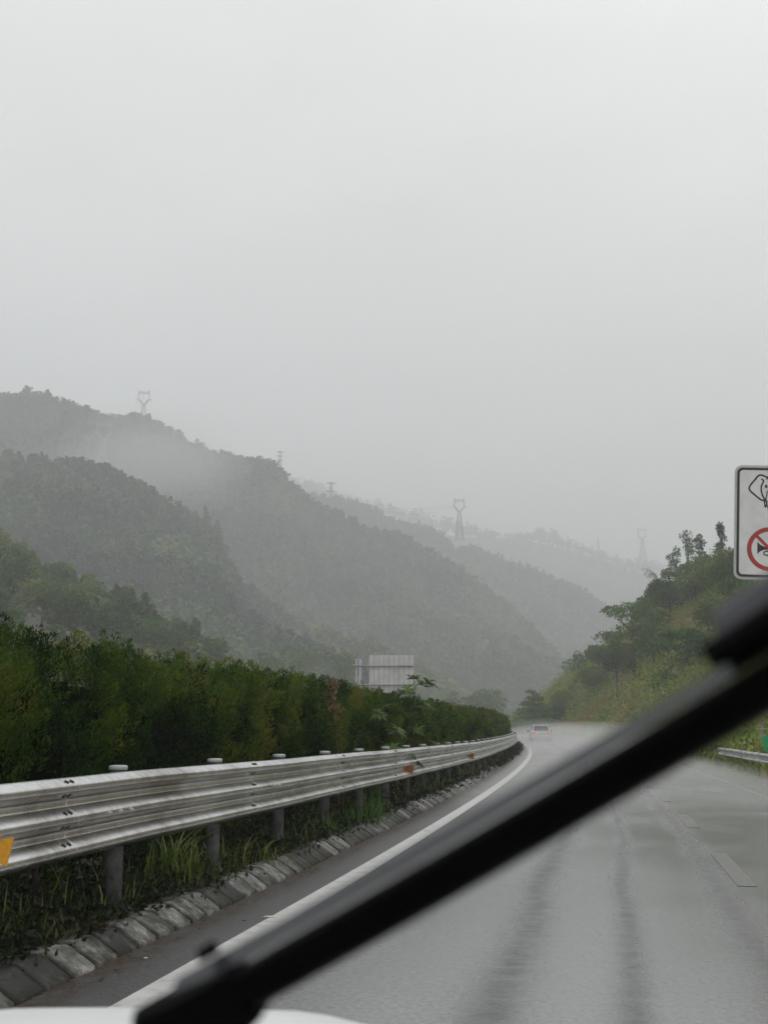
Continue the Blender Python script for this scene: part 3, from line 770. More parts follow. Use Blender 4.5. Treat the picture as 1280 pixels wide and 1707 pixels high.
bank_trees = [  # x, ytop, Y, d, W, mat, style, label, bark
    (1052, 998, 150, None, 9.5, 'treeleaf', 'flat', 'dark flat-topped tree spreading over the left shoulder of the cutting', 'bark'),
    (1022, 1066, 150, None, 5, 'treeleaf', 'broad', 'small dark tree under the flat-topped one on the slope', 'bark'),
    (1140, 1045, 118, None, 6.5, 'brightleaf', 'flat', 'bright green layered tree in the middle of the slope', 'bark'),
    (1165, 1062, 115, None, 5, 'brightleaf', 'flat', 'bright green small tree touching the wiper shadow side', 'bark'),
    (1150, 888, 165, None, 5.5, 'eucleaf', 'gum', 'tall blue-green gum tree on the crest, left of the pair', 'palebark'),
    (1130, 915, 165, None, 5.0, 'eucleaf', 'gum', 'leaning gum tree lower on the crest beside the tall one', 'palebark'),
    (1170, 893, 168, None, 4.0, 'eucleaf', 'gum', 'slender gum tree right of the tall gum on the crest', 'palebark'),
    (1205, 872, 150, None, 3.6, 'eucleaf', 'gum', 'tallest thin gum tree on the crest close to the elephant sign', 'palebark'),
    (1115, 945, 160, None, 5, 'treeleaf', 'broad', 'dark dense tree at the lower end of the crest', 'bark'),
    (1190, 935, 150, None, 8, 'oliveleaf', 'broad', 'pale olive tree filling the crest below the thin gum', 'bark'),
    (1225, 915, 140, None, 7, 'oliveleaf', 'broad', 'pale yellowish tree partly behind the elephant sign', 'bark'),
    (1160, 955, 150, None, 7, 'oliveleaf', 'broad', 'soft olive tree below the blue-green gums', 'bark'),
    (960, 1094, 195, None, 7.5, 'treeleaf', 'gum', 'thin airy tree with flat tufts against the misty valley', 'bark'),
    (884, 1148, 172, None, 8.5, 'treeleaf', 'conifer', 'dark tree with drooping level branches beside the distant car', 'bark'),
    (905, 1172, 178, None, 6, 'treeleaf', 'bush', 'rounded green bush right of the drooping tree', 'bark'),
    (935, 1150, 185, None, 6, 'oliveleaf', 'broad', 'green tree rising behind the roadside bushes at the bend', 'bark'),
    (985, 1108, 170, None, 6, 'oliveleaf', 'broad', 'mid green tree on the lower shoulder of the slope', 'bark'),
    (1085, 1035, 140, None, 6, 'treeleaf', 'broad', 'dark broad tree between the flat-topped and bright green trees', 'bark'),
    (1235, 970, 110, None, 6, 'brightleaf', 'broad', 'green tree just below the elephant sign', 'bark'),
    (1080, 990, 160, None, 6, 'brightleaf', 'broad', 'fresh green tree behind the flat-topped tree on the crest', 'bark'),
    (1100, 968, 165, None, 5.5, 'oliveleaf', 'broad', 'feathery pale tree at the foot of the bamboo', 'bark'),
    (1175, 925, 160, None, 6, 'brightleaf', 'broad', 'fresh green round tree filling the crest behind the gums', 'bark'),
    (1215, 940, 140, None, 7, 'brightleaf', 'broad', 'fresh green tree left of the lower part of the elephant sign', 'bark'),
    (1000, 1075, 185, None, 6, 'brightleaf', 'broad', 'light green tree at the far lower shoulder of the cutting', 'bark'),
    (1195, 1000, 120, None, 6, 'oliveleaf', 'broad', 'wide pale tree on the upper slope under the sign', 'bark'),
    (920, 1165, 190, None, 6, 'brightleaf', 'bush', 'light green bush between the drooping tree and the slope trees', 'bark'),
]
def bank_place(x, Yt):
    # walk out along the ray column to where Y = Yt, and read the ground there
    r = ray(x, 1000); X = r[0] / r[1] * Yt
    d = (X - fX(Yt)) * math.cos(math.atan(slope(Yt)))
    return X, d
for k, (x, yt, Yt, _, W_, mt, st, lb, bk) in enumerate(bank_trees):
    X, d = bank_place(x, Yt); zg = bankz(Yt, d); zt = at(x, yt, Yt).z; Ht = zt - zg
    Ht = max(3.0, min(Ht, 16)); zb = zt - Ht
    tree('tree', (X, Yt, min(zb, zg + .3) if zb < zg else zb), Ht, W_, M[mt], lb, group='trees on the cutting slope', style=st, seed=80 + k, leaf=.34, n=3000 if st != 'gum' else 900, bark=bk)
# arching bamboo culms at the crest
bam = empty('bamboo', at(1100, 985, 165), 0, label='pale arching bamboo culms leaning out over the crest', cat='bamboo')
leafC = []
for k in range(9):
    a = random.uniform(2.6, 3.8); h = random.uniform(3.0, 5.0); pts = []
    for i in range(8):
        f = i / 7; pts.append(Vector((math.cos(a) * h * .55 * f ** 2.2, math.sin(a) * .5 * f, h * (f - .30 * f ** 4))))
    MB().tube(pts, [.035 * (1 - .75 * i / 7) for i in range(8)], 5).build('culm', M['reed'], bam, True)
    for i in range(3, 8):
        for q in range(5): leafC.append(tuple(pts[i] + Vector((random.gauss(0, .2), random.gauss(0, .2), random.gauss(-.15, .2)))))
v, f = cards(np.array(leafC), .26, up=-.4, aspect=.3); npmesh('bamboo_leaves', v, f, M['oliveleaf'], bam, var=np.repeat(rng.random(len(leafC)), 4))

# wire fence on the verge
fe = empty('wire_fence', P(34, 9.6), 0, label='concrete-post wire fence behind the right guardrail', cat='fence'); fo = fe.location.copy()
for k in range(4):
    Yf = 38.5 + k * 3.9; p = P(Yf, 9.6) - fo; zg = bankz(Yf, 9.6)
    MB().box((p.x, p.y, zg + .62), (.13, .13, 1.45)).build('fence_post', M['concrete'], fe, bevel=.01)
for z in (.45, 1.15):
    MB().tube([P(Y_, 9.54, bankz(Y_, 9.6) + z) - fo for Y_ in np.arange(33, 52, 1.5)], .012, 5).build('wire', M['steel'], fe)
gm = empty('marker_board', at(1284, 1252, 34) , R(10), label='bright green marker board low on the verge at the right edge', cat='marker')
MB().add([(-.20, 0, .02), (.24, 0, -.08), (.24, 0, .42), (-.10, 0, .46), (-.24, 0, .40), (-.20, .02, .02), (.24, .02, -.08), (.24, .02, .42), (-.10, .02, .46), (-.24, .02, .40)],
         [(0, 1, 2, 3, 4), (9, 8, 7, 6, 5), (0, 5, 6, 1), (1, 6, 7, 2), (2, 7, 8, 3), (3, 8, 9, 4), (4, 9, 5, 0)]).build('board', M['green'], gm, bevel=.006)
MB().box((.05, .05, -.3), (.05, .05, 1.0)).build('post', M['steel'], gm)

# ------------------------------------------------------------------ hedge on the median
def hedge_top(Y, d=-2.2):
    return 2.12 + .05 * mnoise.noise(Vector((Y * .9, 0, 1))) + .06 * mnoise.noise(Vector((Y * 2.6, 3, 1))) + .05 * math.sin(Y * .13)
def hedge_front(Y, z):
    # each shrub bulges a little
    sh = .15 * abs(math.sin(Y * math.pi / .62 + mnoise.noise(Vector((Y * .7, 0, 9))) * 1.5)) + .14 * mnoise.noise(Vector((Y * 1.6, z * 1.3, 4)))
    return -1.68 + sh - .18 * max(0, z - 1.2) - (.22 if z < .35 else 0)
def hedge():
    """upright feathery plumes: every plume is a small spindle of sprays with its own tint and reach"""
    global rng
    rng = np.random.default_rng(31); B = []; AX = []; LN = []; RD = []; SZ = []; A = []; NB = []
    for (Y0, Y1, dens, plen, size, nb) in ((4.5, 12, 66, .30, .034, 125), (12, 24, 46, .34, .050, 85), (24, 48, 26, .40, .085, 45), (48, 132, 11, .50, .15, 28)):
        n = int((Y1 - Y0) * 3.0 * dens)
        for i in range(n):
            Y = rng.uniform(Y0, Y1); u = rng.random(); L = plen * rng.uniform(.6, 1.35)
            big = mnoise.noise(Vector((Y * 1.15, 5, 2))); top = hedge_top(Y) + .20 * big + .09 * mnoise.noise(Vector((Y * 3.3, 1, 2)))
            ph = mnoise.noise(Vector((Y * 1.7, u * 3.5, 2)))
            if u < .64:
                z = .10 + (top - L - .05) * (u / .64) ** .9; d = hedge_front(Y, z) - .05 + rng.normal(0, .035)
                ax = Vector((.42, -.12, 1.0)); sink = .22 if ph < -.18 else 0; d -= sink
            else:
                q = (u - .64) / .36; d = hedge_front(Y, top) - .08 - q * .95; z = top - L * .95 - .10 * (2 * q - 1) ** 2 + rng.normal(0, .03)
                ax = Vector((.22 * (1 - 2 * q), -.05, 1.0)); sink = 0
                if rng.random() < .16: z += rng.uniform(.04, .12)
            ax = ax + Vector((rng.normal(0, .22), rng.normal(0, .22), 0)); m_ = slope(Y)
            o_ = Vector((ax.x + m_ * ax.y, -ax.x * m_ + ax.y, ax.z)).normalized()
            B.append(P(Y, d, z)[:]); AX.append(o_[:]); LN.append(L); RD.append(L * rng.uniform(.20, .32)); SZ.append(size); NB.append(nb)
            br = mnoise.noise(Vector((Y * .8, z * 1.0, 6)))
            A.append(.38 + .20 * mnoise.noise(Vector((math.floor(Y / .62) * 3.7, 0, 1))) + .22 * br + rng.normal(0, .15) + .13 * (z / top - .5) + (.42 if br > .36 and rng.random() < .6 else 0) - (.30 if sink else 0))  # plumes set back in the gaps are darkened: shade put into the tint
    B, AX, LN, RD, SZ, A, NB = map(np.array, (B, AX, LN, RD, SZ, A, NB))
    B, AX, LN, RD, SZ, A = (np.repeat(q, NB, 0) for q in (B, AX, LN, RD, SZ, A)); n = len(B)
    f = rng.random(n) ** .8; rad = RD * np.sin(np.pi * np.clip(.16 + .84 * f, 0, 1)) ** .8 * rng.random(n) ** .5
    side = np.cross(AX, rand_dirs(n)); side /= np.linalg.norm(side, axis=1, keepdims=True) + 1e-9
    C = B + AX * (LN * f)[:, None] + side * rad[:, None]
    a = AX * .9 + side * .55 + rand_dirs(n) * .35; a /= np.linalg.norm(a, axis=1, keepdims=True)
    b = np.cross(a, rand_dirs(n)); b /= np.linalg.norm(b, axis=1, keepdims=True)
    L = (SZ * rng.uniform(.6, 1.4, n))[:, None]; W_ = L * .115
    V = np.stack([C - b * W_ * .5, C + a * L * .45 - b * W_, C + a * L, C + a * L * .4 + b * W_], 1).reshape(-1, 3)
    root = empty('hedge', P(5, -2.2), 0, label='long dark green clipped conifer hedge behind the guardrail', cat='hedge'); off = np.array(root.location)
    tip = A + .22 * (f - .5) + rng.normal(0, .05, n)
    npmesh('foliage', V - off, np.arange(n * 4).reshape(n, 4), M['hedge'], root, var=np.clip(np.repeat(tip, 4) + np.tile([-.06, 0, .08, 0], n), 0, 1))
    # inner shell, coloured near-black to stand in for shade inside the hedge
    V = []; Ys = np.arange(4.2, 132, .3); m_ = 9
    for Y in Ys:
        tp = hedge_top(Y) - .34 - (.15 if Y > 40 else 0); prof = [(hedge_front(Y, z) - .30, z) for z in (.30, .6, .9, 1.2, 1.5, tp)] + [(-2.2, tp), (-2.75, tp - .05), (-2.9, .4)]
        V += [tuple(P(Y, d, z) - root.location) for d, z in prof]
    npmesh('shade_core', np.array(V), gridfaces(len(Ys), m_)[:, ::-1], M['hedgecore'], root, smooth=True)
    Y = 4.8
    while Y < 24:
        x0 = P(Y + random.uniform(-.1, .1), -1.95 + random.uniform(-.12, .12), 0) - root.location
        MB().tube([x0, x0 + Vector((random.uniform(-.05, .05), random.uniform(-.05, .05), .5))], [.035, .02], 6).build('trunk', M['bark'], root)
        Y += .62
hedge()

# ------------------------------------------------------------------ weeds under the rail
def weeds():
    global rng
    rng = np.random.default_rng(41); C = []; S = []; A = []; O = []
    for i in range(8200):
        Y = 4.6 + 90 * rng.random() ** 2.3; d = rng.uniform(-1.75, -.88) if rng.random() < .8 else rng.uniform(-2.3, -1.7)
        dens = mnoise.noise(Vector((Y * .8, d * 1.5, 7)))
        if dens < -.22 and rng.random() < .7: continue
        k = 9 if Y < 20 else 7; sz = .045 * (1 + Y / 28)
        hgt = max(.03, .13 + .20 * dens + rng.exponential(.05)) * (1.25 if d < -1.1 else .6)
        p = P(Y, d, zmed(Y, d)); c = np.array(p)[None] + rng.normal(0, 1, (k, 3)) * np.array([.07, .07, 0]) * (1 + Y / 30); c[:, 2] += rng.random(k) * hgt
        C.append(c); S.append(np.full(k, sz)); va = rng.normal(.42, .2) + (.3 if rng.random() < .14 else 0); A.append(np.full(k, va) + rng.normal(0, .08, k))
        o = rand_dirs(k); o[:, 2] = np.abs(o[:, 2]); O.append(o)
    C = np.concatenate(C); S = np.concatenate(S); A = np.clip(np.concatenate(A), 0, 1); O = np.concatenate(O)
    v, f = cards(C, S, up=.35, aspect=.5, out=O * .6)
    tag(npmesh('weeds', v, f, M['weed'], var=np.repeat(A, 4)), 'low dark weeds and creepers under the guardrail', cat='weeds', kind='stuff')
weeds()
vgrass('grass', 4200, (-1.6, -.88), (5, 95), (.08, .36), zmed, M['grass'], 'sparse grass blades between kerb and hedge', .0035, 6)
# fallen needles and dead stalks
def litter():
    global rng
    rng = np.random.default_rng(43); n = 5200
    Y = 4.8 + 45 * rng.random(n) ** 1.8; d = np.where(rng.random(n) < .35, rng.uniform(-.66, -.42, n), rng.uniform(-1.7, -.72, n)); x, y = Pn(Y, d)
    z = np.where(d > -.6, .008, np.where(d > -.8, .01 + (-.6 - d) * .7, .155)) + np.where(d < -.93, -.03, 0)
    C = np.stack([x, y, z + rng.random(n) * .008], 1)
    a = rand_dirs(n); a[:, 2] *= .12; b = np.cross(a, np.array([0, 0, 1.0])[None]); b /= np.linalg.norm(b, axis=1, keepdims=True)
    s_ = (.028 * (1 + Y / 20) * rng.uniform(.4, 1.3, n))[:, None]
    V = np.stack([C - a * s_, C + b * s_ * .16, C + a * s_, C - b * s_ * .16], 1).reshape(-1, 3)
    return tag(npmesh('leaf_litter', V, np.arange(4 * n).reshape(n, 4), M['litter'], var=np.repeat(rng.random(n), 4)), 'brown needles and dead leaves along the kerb', cat='leaf litter', kind='stuff')
M['litter'] = leafmat('dead_leaves', [(.1, (.03, .018, .010)), (.6, (.10, .055, .028)), (1, (.22, .17, .11))], 2.0, trans=0)
litter()

def grass_clump(name, loc, n, h, width, mat, label, seed, spread=.12, bend=.8, cat='grass clump', up=0):
    rd = random.Random(seed); root = empty(name, loc, 0, label=label, cat=cat, group='grass clumps by the kerb')
    V = []; F = []; var = []
    for i in range(n):
        a = rd.uniform(0, 6.28); hh = h * rd.uniform(.45, 1.1); b_ = bend * hh * rd.uniform(.15, .9); x0 = Vector((rd.gauss(0, spread), rd.gauss(0, spread), 0))
        dr = Vector((math.cos(a), math.sin(a), 0)); pe = Vector((-dr.y, dr.x, 0)); b0 = len(V); v = rd.random(); w_ = width * rd.uniform(.6, 1.2); K = 8
        kink = rd.random() < .25
        for k in range(K):
            f = k / (K - 1); z = hh * (f - (.42 if kink else .18) * f ** 3 * (b_ / hh + .3)); o = dr * b_ * f ** 2
            ww = w_ * (1 - f ** 2.2) + .0006; tw = pe * math.cos(f * 1.2) + Vector((0, 0, math.sin(f * 1.2) * .5))
            V += [x0 + o + Vector((0, 0, z)) + tw * ww, x0 + o + Vector((0, 0, z - ww * .3)), x0 + o + Vector((0, 0, z)) - tw * ww]; var += [v] * 3
        for k in range(K - 1):
            q = b0 + 3 * k; F += [(q, q + 1, q + 4, q + 3), (q + 1, q + 2, q + 5, q + 4)]
    npmesh('foliage', np.array([tuple(p) for p in V]), np.array(F), M[mat], root, var=np.array(var), smooth=True)
    return root
def gpos(x, y, h=.12):
    r = ray(x, y); k = (h - EYE) / r[2]; return Vector((r[0] * k, r[1] * k, h))
grass_clump('grass_clump', gpos(283, 1478), 60, .58, .017, 'grass', 'tall yellowing broad-bladed grass clump between the first two visible posts', 1, .10, .9)
grass_clump('grass_clump', gpos(325, 1470), 30, .32, .010, 'grass', 'low fringe of grass right of the tall yellowing clump', 2, .12, .8)
grass_clump('grass_clump', gpos(598, 1372), 70, .42, .012, 'brightgrass' if 'brightgrass' in M else 'brightleaf', 'bright green reed grass clump by the kerb beyond the fourth post', 3, .16, .8)
grass_clump('grass_clump', gpos(628, 1362), 40, .50, .012, 'brightleaf', 'taller bright green clump touching the rail bottom', 4, .10, .6)
grass_clump('grass_clump', gpos(545, 1392), 34, .32, .013, 'brightleaf', 'small bright green broad-leaved clump at the kerb edge', 5, .10, .9)
grass_clump('grass_clump', gpos(440, 1440), 26, .30, .006, 'grass', 'thin arching grass tuft under the rail at the third post', 6, .14, 1.1)
grass_clump('grass_clump', gpos(215, 1500), 22, .30, .010, 'grass', 'short dull grass tuft at the foot of the first visible post', 7, .12, .9)
grass_clump('grass_clump', P(hitd(770, -1.1), -1.1, .1), 60, .30, .012, 'grass', 'distant green tuft beyond the last orange reflector', 8, .12, .7)
p = P(hitd(626, -1.05), -1.05, .95)
grass_clump('grass_clump', p - Vector((0, 0, .80)), 26, 1.08, .010, 'brightleaf', 'bright green shoots poking over the rail top below the sapling', 9, .05, .35)

# leafy sapling growing out of the hedge
def leaf_fan(V, F, var, c, dirv, n, L, wd, rd, v):
    q = dirv.to_track_quat('Z', 'Y').to_matrix()
    for i in range(n):
        a = 6.283 * i / n + rd.uniform(-.2, .2); ti = rd.uniform(.9, 1.5)
        dr = q @ Vector((math.sin(ti) * math.cos(a), math.sin(ti) * math.sin(a), math.cos(ti) * .5 + .15)); dr.normalize()
        pe = dr.cross(dirv).normalized(); ll = L * rd.uniform(.7, 1.15); b0 = len(V)
        V += [c, c + dr * ll * .45 + pe * wd, c + dr * ll + Vector((0, 0, -ll * .25)), c + dr * ll * .45 - pe * wd]; F.append((b0, b0 + 1, b0 + 2, b0 + 3)); var += [v] * 4
def sapling(loc, H, label, seed, nbr, mat, spread=.5, Lf=.2):
    rd = random.Random(seed); root = empty('sapling', loc, 0, label=label, cat='sapling'); mb = MB(); V = []; F = []; var = []
    mb.tube([(0, 0, 0), (.04, 0, H * .5), (.0, .02, H * .93)], [.022, .016, .008], 6)
    tips = [(Vector((0, 0, H * .93)), Vector((0, 0, 1)))]
    for k in range(nbr):
        z = H * (.30 + .62 * k / nbr); a = k * 2.4 + rd.uniform(-.3, .3); L = spread * rd.uniform(.6, 1.0) * (1.2 - .7 * z / H)
        e_ = Vector((math.cos(a) * L, math.sin(a) * L, z + L * .35)); mb.tube([(0.02, 0, z), Vector((math.cos(a) * L * .5, math.sin(a) * L * .5, z + L * .28)), e_], [.009, .007, .004], 5)
        tips.append((e_, Vector((math.cos(a) * .6, math.sin(a) * .6, .8)).normalized()))
        tips.append((e_.lerp(Vector((0, 0, z)), .4), Vector((math.cos(a) * .3, math.sin(a) * .3, .9)).normalized()))
    mb.build('stem', M['bark'], root, True)
    for c, d in tips:
        for r_ in range(2): leaf_fan(V, F, var, c + Vector((0, 0, -.04 * r_)), d, 9, Lf * (1 - .2 * r_), Lf * .11, rd, rd.uniform(.3, .9))
    npmesh('leaves', np.array([tuple(p) for p in V]), np.array(F), M[mat], root, var=np.array(var))
    return root
Ys = hitd(690, -1.5); sapling(P(Ys, -1.5, .1), 2.62, 'green palmate-leaved sapling standing up out of the hedge in front of the sign back', 1, 9, 'brightleaf', .55, .26)
Ys = hitd(640, -1.35); sapling(P(Ys, -1.35, .1), 1.85, 'drooping half-dry leafy sapling against the hedge left of the green one', 2, 9, 'oliveleaf', .6, .24)
# dry plume reed
def reed(x, d, H, label, seed):
    Y = hitd(x, d); root = empty('dry_reed', P(Y, d, .1), 0, label=label, cat='reed'); rd = random.Random(seed)
    MB().tube([(0, 0, 0), (-.03, 0, H * .5), (-.10, 0, H)], [.008, .006, .003], 5).build('stalk', M['reed'], root)
    C = [Vector((-.10 + rd.gauss(0, .03) - .05 * f, rd.gauss(0, .03), H - .05 - .45 * f)) + Vector((rd.gauss(0, .035), 0, 0)) for f in [rd.random() for _ in range(150)]]
    v, f = cards(np.array([tuple(c) for c in C]), .10, up=-1.2, aspect=.22); npmesh('plume', v, f, M['reed'], root)
reed(566, -1.38, 2.12, 'tall dry reed with a brown drooping plume in front of the hedge', 1)
reed(574, -1.42, 1.75, 'shorter dry reed with a russet plume beside the tall one', 2)

# scraps on the tarmac and leaves stuck on the rail
for k, (x, y, L, W_, lb) in enumerate(((450, 1528, .11, .035, 'pale flat scrap on the shoulder just above the wiper'), (243, 1597, .03, .02, 'tiny white pebble on the shoulder near the kerb'), (712, 1385, .10, .04, 'pale thin scrap on the tarmac beside the edge line'), (407, 1535, .03, .02, 'small dark stone left of the pale scrap'))):
    p = gpos(x, y, 0.012); o = MB().add([(-L, -W_ * .5, 0), (0, -W_, 0), (L, -W_ * .4, 0), (L * .9, W_ * .7, 0), (0, W_, 0), (-L * .9, W_ * .5, 0), (-L * .5, 0, W_ * .3 + .006), (L * .5, 0, W_ * .3 + .006)],
        [(0, 1, 6), (1, 7, 6), (1, 2, 7), (2, 3, 7), (3, 4, 7), (4, 6, 7), (4, 5, 6), (5, 0, 6), (5, 4, 3, 2, 1, 0)]).build('litter', M['pale'] if k != 3 else M['dark'], loc=p)
    o.scale = (.5, .5, .5); tag(o, lb, 'litter')
for k, x in enumerate((181, 199, 216, 462, 455)):
    Yl = hitd(x, -.79); zt = rail_top(Yl) - .253 + .02 + .01
    o = MB().add([(-.028, 0, 0), (0, .004, .013), (.03, 0, .004), (0, -.006, -.010), (0, -.010, .002)], [(0, 4, 1), (1, 4, 2), (2, 4, 3), (3, 4, 0), (0, 1, 2, 3)]).build('fallen_leaf', M['pale'], loc=P(Yl, -.762, zt - .022))
    o.rotation_euler = (R(-20), R(random.uniform(-25, 25)), head(Yl)); tag(o, 'small pale dead leaf stuck on the middle wave of the near guardrail', 'leaf', 'dead leaves stuck on the guardrail')

# ------------------------------------------------------------------ signs
def poly_prism(mb, pts, y0, y1, m=0):
    n = len(pts); mb.add([(x, y0, z) for x, z in pts] + [(x, y1, z) for x, z in pts],
        [tuple(range(n)), tuple(reversed(range(n, 2 * n)))] + [(i, i + n, (i + 1) % n + n, (i + 1) % n) for i in range(n)], m)
def rrect(w_, h_, r, n=6):
    out = []
    for cx, cz, a0 in ((w_ - r, h_ - r, 0), (-w_ + r, h_ - r, 90), (-w_ + r, -h_ + r, 180), (w_ - r, -h_ + r, 270)):
        for i in range(n + 1): a = R(a0 + 90 * i / n); out.append((cx + r * math.cos(a), cz + r * math.sin(a)))
    return out
def ringmesh(mb, outer, inner, y0, y1):
    n = len(outer); V = [(x, y, z) for y in (y0, y1) for P_ in (outer, inner) for x, z in P_]
    f = []
    for i in range(n):
        j = (i + 1) % n; f += [(i, n + i, n + j, j), (2 * n + i, 2 * n + j, 3 * n + j, 3 * n + i), (i, j, 2 * n + j, 2 * n + i), (n + i, 3 * n + i, 3 * n + j, n + j)]
    mb.add(V, f)
def stroke(mb, pts, w_, y0, y1, closed=False):
    pts = [Vector((p[0], 0, p[1])) for p in pts]; n = len(pts); Lp = []; Rp = []
    for i in range(n):
        a = pts[(i - 1) % n] if closed or i else pts[i]; b = pts[(i + 1) % n] if closed or i < n - 1 else pts[i]
        d = (b - a).normalized(); q = Vector((-d.z, 0, d.x)) * w_ / 2; Lp.append(pts[i] + q); Rp.append(pts[i] - q)
    V = []
    for y in (y0, y1):
        for p_ in Lp + Rp: V.append((p_.x, y, p_.z))
    f = []
    for i in range(n if closed else n - 1):
        j = (i + 1) % n; f += [(i, j, n + j, n + i), (2 * n + i, 3 * n + i, 3 * n + j, 2 * n + j), (i, 2 * n + i, 2 * n + j, j), (n + i, n + j, 3 * n + j, 3 * n + i)]
    mb.add(V, f)
def smooth(pts, k=5):
    out = []; n = len(pts)
    for i in range(n - 1):
        p0, p1, p2, p3 = pts[max(0, i - 1)], pts[i], pts[i + 1], pts[min(n - 1, i + 2)]
        for q in range(k):
            t = q / k
            out.append(tuple(.5 * (2 * p1[c] + (p2[c] - p0[c]) * t + (2 * p0[c] - 5 * p1[c] + 4 * p2[c] - p3[c]) * t * t + (3 * p1[c] - p0[c] - 3 * p2[c] + p3[c]) * t ** 3) for c in (0, 1)))
    out.append(pts[-1]); return out
SY = 37.0; SC = SY / FPX / 6.83 * 1.03
cx0, cz0 = 704, 826
sc_c = at(1180 + cx0 / 6.83, 750 + cz0 / 6.83, SY)
sg = empty('elephant_sign', (sc_c.x, SY, 0), 0, label='tall white sign with black border, elephant head above a red crossed-out horn', cat='road sign')
face = bpy.data.objects.new('sign_panel_mount', None)
bpy.data.objects.remove(face)
Q = Matrix.Rotation(R(-11), 3, 'Z') @ Matrix.Rotation(R(3.6), 3, 'Y')
def put(mb, name, mat, parent=sg):
    mb.v = [tuple(Q @ Vector(p) + Vector((0, 0, sc_c.z))) for p in mb.v]; return mb.build(name, mat, parent)
Wd, Ht_ = 388 * SC, 652 * SC
mb = MB(); poly_prism(mb, rrect(Wd, Ht_, 80 * SC), .0, .05); panel = put(mb, 'sign_panel', M['signrim'])
mb = MB(); poly_prism(mb, rrect(Wd - 30 * SC, Ht_ - 30 * SC, 60 * SC), -.006, .0); put(mb, 'sign_face', M['signwhite'], panel)
mb = MB(); ringmesh(mb, rrect(Wd - 26 * SC, Ht_ - 28 * SC, 62 * SC), rrect(Wd - 54 * SC, Ht_ - 56 * SC, 40 * SC), -.012, -.0065); put(mb, 'border_line', M['signblack'], panel)
def Z5(pts): return [((x - cx0) * SC, (cz0 - y) * SC) for x, y in pts]
def mir(pts): return [(-x, z) for x, z in pts]
mb = MB()
ear = smooth(Z5([(704, 322), (675, 312), (640, 298), (600, 285), (568, 297), (540, 335), (505, 378), (478, 420), (476, 455), (495, 480), (540, 520), (590, 562), (618, 575), (645, 578)]))
inner_ = smooth(Z5([(603, 332), (626, 345), (624, 370), (607, 405), (603, 450), (612, 500), (628, 540), (648, 572)]))
trunk_ = smooth(Z5([(670, 465), (664, 510), (656, 545), (660, 600), (676, 650), (690, 700), (704, 715)]))
tusk_ = smooth(Z5([(648, 572), (640, 600), (650, 655), (662, 620), (668, 580)]))
brow = smooth(Z5([(655, 335), (672, 322), (704, 325)]))
for st_, w_ in ((ear, 19), (inner_, 17), (trunk_, 12), (tusk_, 14), (brow, 13)):
    for pp in (st_, mir(st_)): stroke(mb, pp, w_ * SC, -.012, -.0065)
for sx in (-1, 1):
    c = (sx * abs((657 - cx0) * SC), (cz0 - 415) * SC); poly_prism(mb, [(c[0] + 15 * SC * math.cos(a), c[1] + 20 * SC * math.sin(a)) for a in np.linspace(0, 6.283, 17)[:-1]], -.012, -.0065)
put(mb, 'elephant_drawing', M['signblack'], panel)
mb = MB(); zc = (cz0 - 1130) * SC
circ = lambda r, n=64: [(r * SC * math.cos(a), zc + r * SC * math.sin(a)) for a in np.linspace(0, 2 * math.pi, n + 1)[:-1]]
ringmesh(mb, circ(249), circ(200), -.012, -.0065); put(mb, 'red_ring', M['signred'], panel)
mb = MB(); poly_prism(mb, Z5([(567, 1050), (600, 1085), (640, 1102), (800, 1108), (800, 1132), (640, 1138), (600, 1155), (567, 1188)]), -.012, -.0065)
stroke(mb, smooth(Z5([(840, 1118), (830, 1160), (760, 1195), (690, 1202), (650, 1195), (636, 1178), (650, 1158), (700, 1152), (780, 1150)])), 14 * SC, -.0125, -.007)
poly_prism(mb, [( (835 - cx0) * SC + 32 * SC * math.cos(a), (cz0 - 1122) * SC + 40 * SC * math.sin(a)) for a in np.linspace(0, 6.283, 21)[:-1]], -.0118, -.0063)
put(mb, 'horn_symbol', M['signblack'], panel)
mb = MB(); r7 = 205 * .7071; stroke(mb, [(-r7 * SC, zc + r7 * SC), (r7 * SC, zc - r7 * SC)], 34 * SC, -.018, -.013); put(mb, 'red_slash', M['signred'], panel)
MB().tube([(.10, .16, -.5), (.10, .16, sc_c.z + Ht_ * .8)], .09, 14).build('post', M['steel'], sg, True)
for z in (-.6, .6):
    mb = MB().box((0, .09, z * Ht_), (Wd * 1.6, .08, .10)); put(mb, 'bracket', M['steel'])

# back of the big sign over the opposite carriageway
BY = 92.0
bl, br_ = at(615, 1150, BY), at(690, 1150, BY); tpz = at(650, 1092, BY).z; pst = at(600, 1150, BY)
sb = empty('direction_sign', (pst.x, BY, -.1), 0, label='grey ribbed back of a large road sign on a side post beyond the hedge', cat='road sign')
zb = at(650, 1150, BY).z + .1 - .25; zt = tpz + .1; xa, xb = bl.x - pst.x, br_.x - pst.x
mb = MB().box(((xa + xb) / 2, .1, (zb + zt) / 2), (xb - xa, .04, zt - zb)); k = 9
for i in range(k + 1):
    xx = xa + (xb - xa) * i / k; mb.box((xx, .065, (zb + zt) / 2), (.035, .04, zt - zb - .01), 1)
mb.build('sign_panel', [M['signback'], M['steel']], sb)
MB().tube([(0, 0, 0), (0, 0, zt - .3)], .11, 12).build('post', M['steel'], sb, True)
MB().tube([(-.28, .0, 0), (-.28, .0, zt - .3)], .07, 12).build('post', M['steel'], sb, True)
for z in (zb + (zt - zb) * .72, zb + (zt - zb) * .22):
    mb = MB().tube([(-.6, -.08, z), (xb - .08, -.08, z - .03)], .065, 10); mb.tube([(-.6, .14, z), (xa, .14, z - .02)], .05, 8); mb.build('crossbar', M['steel'], sb, True)

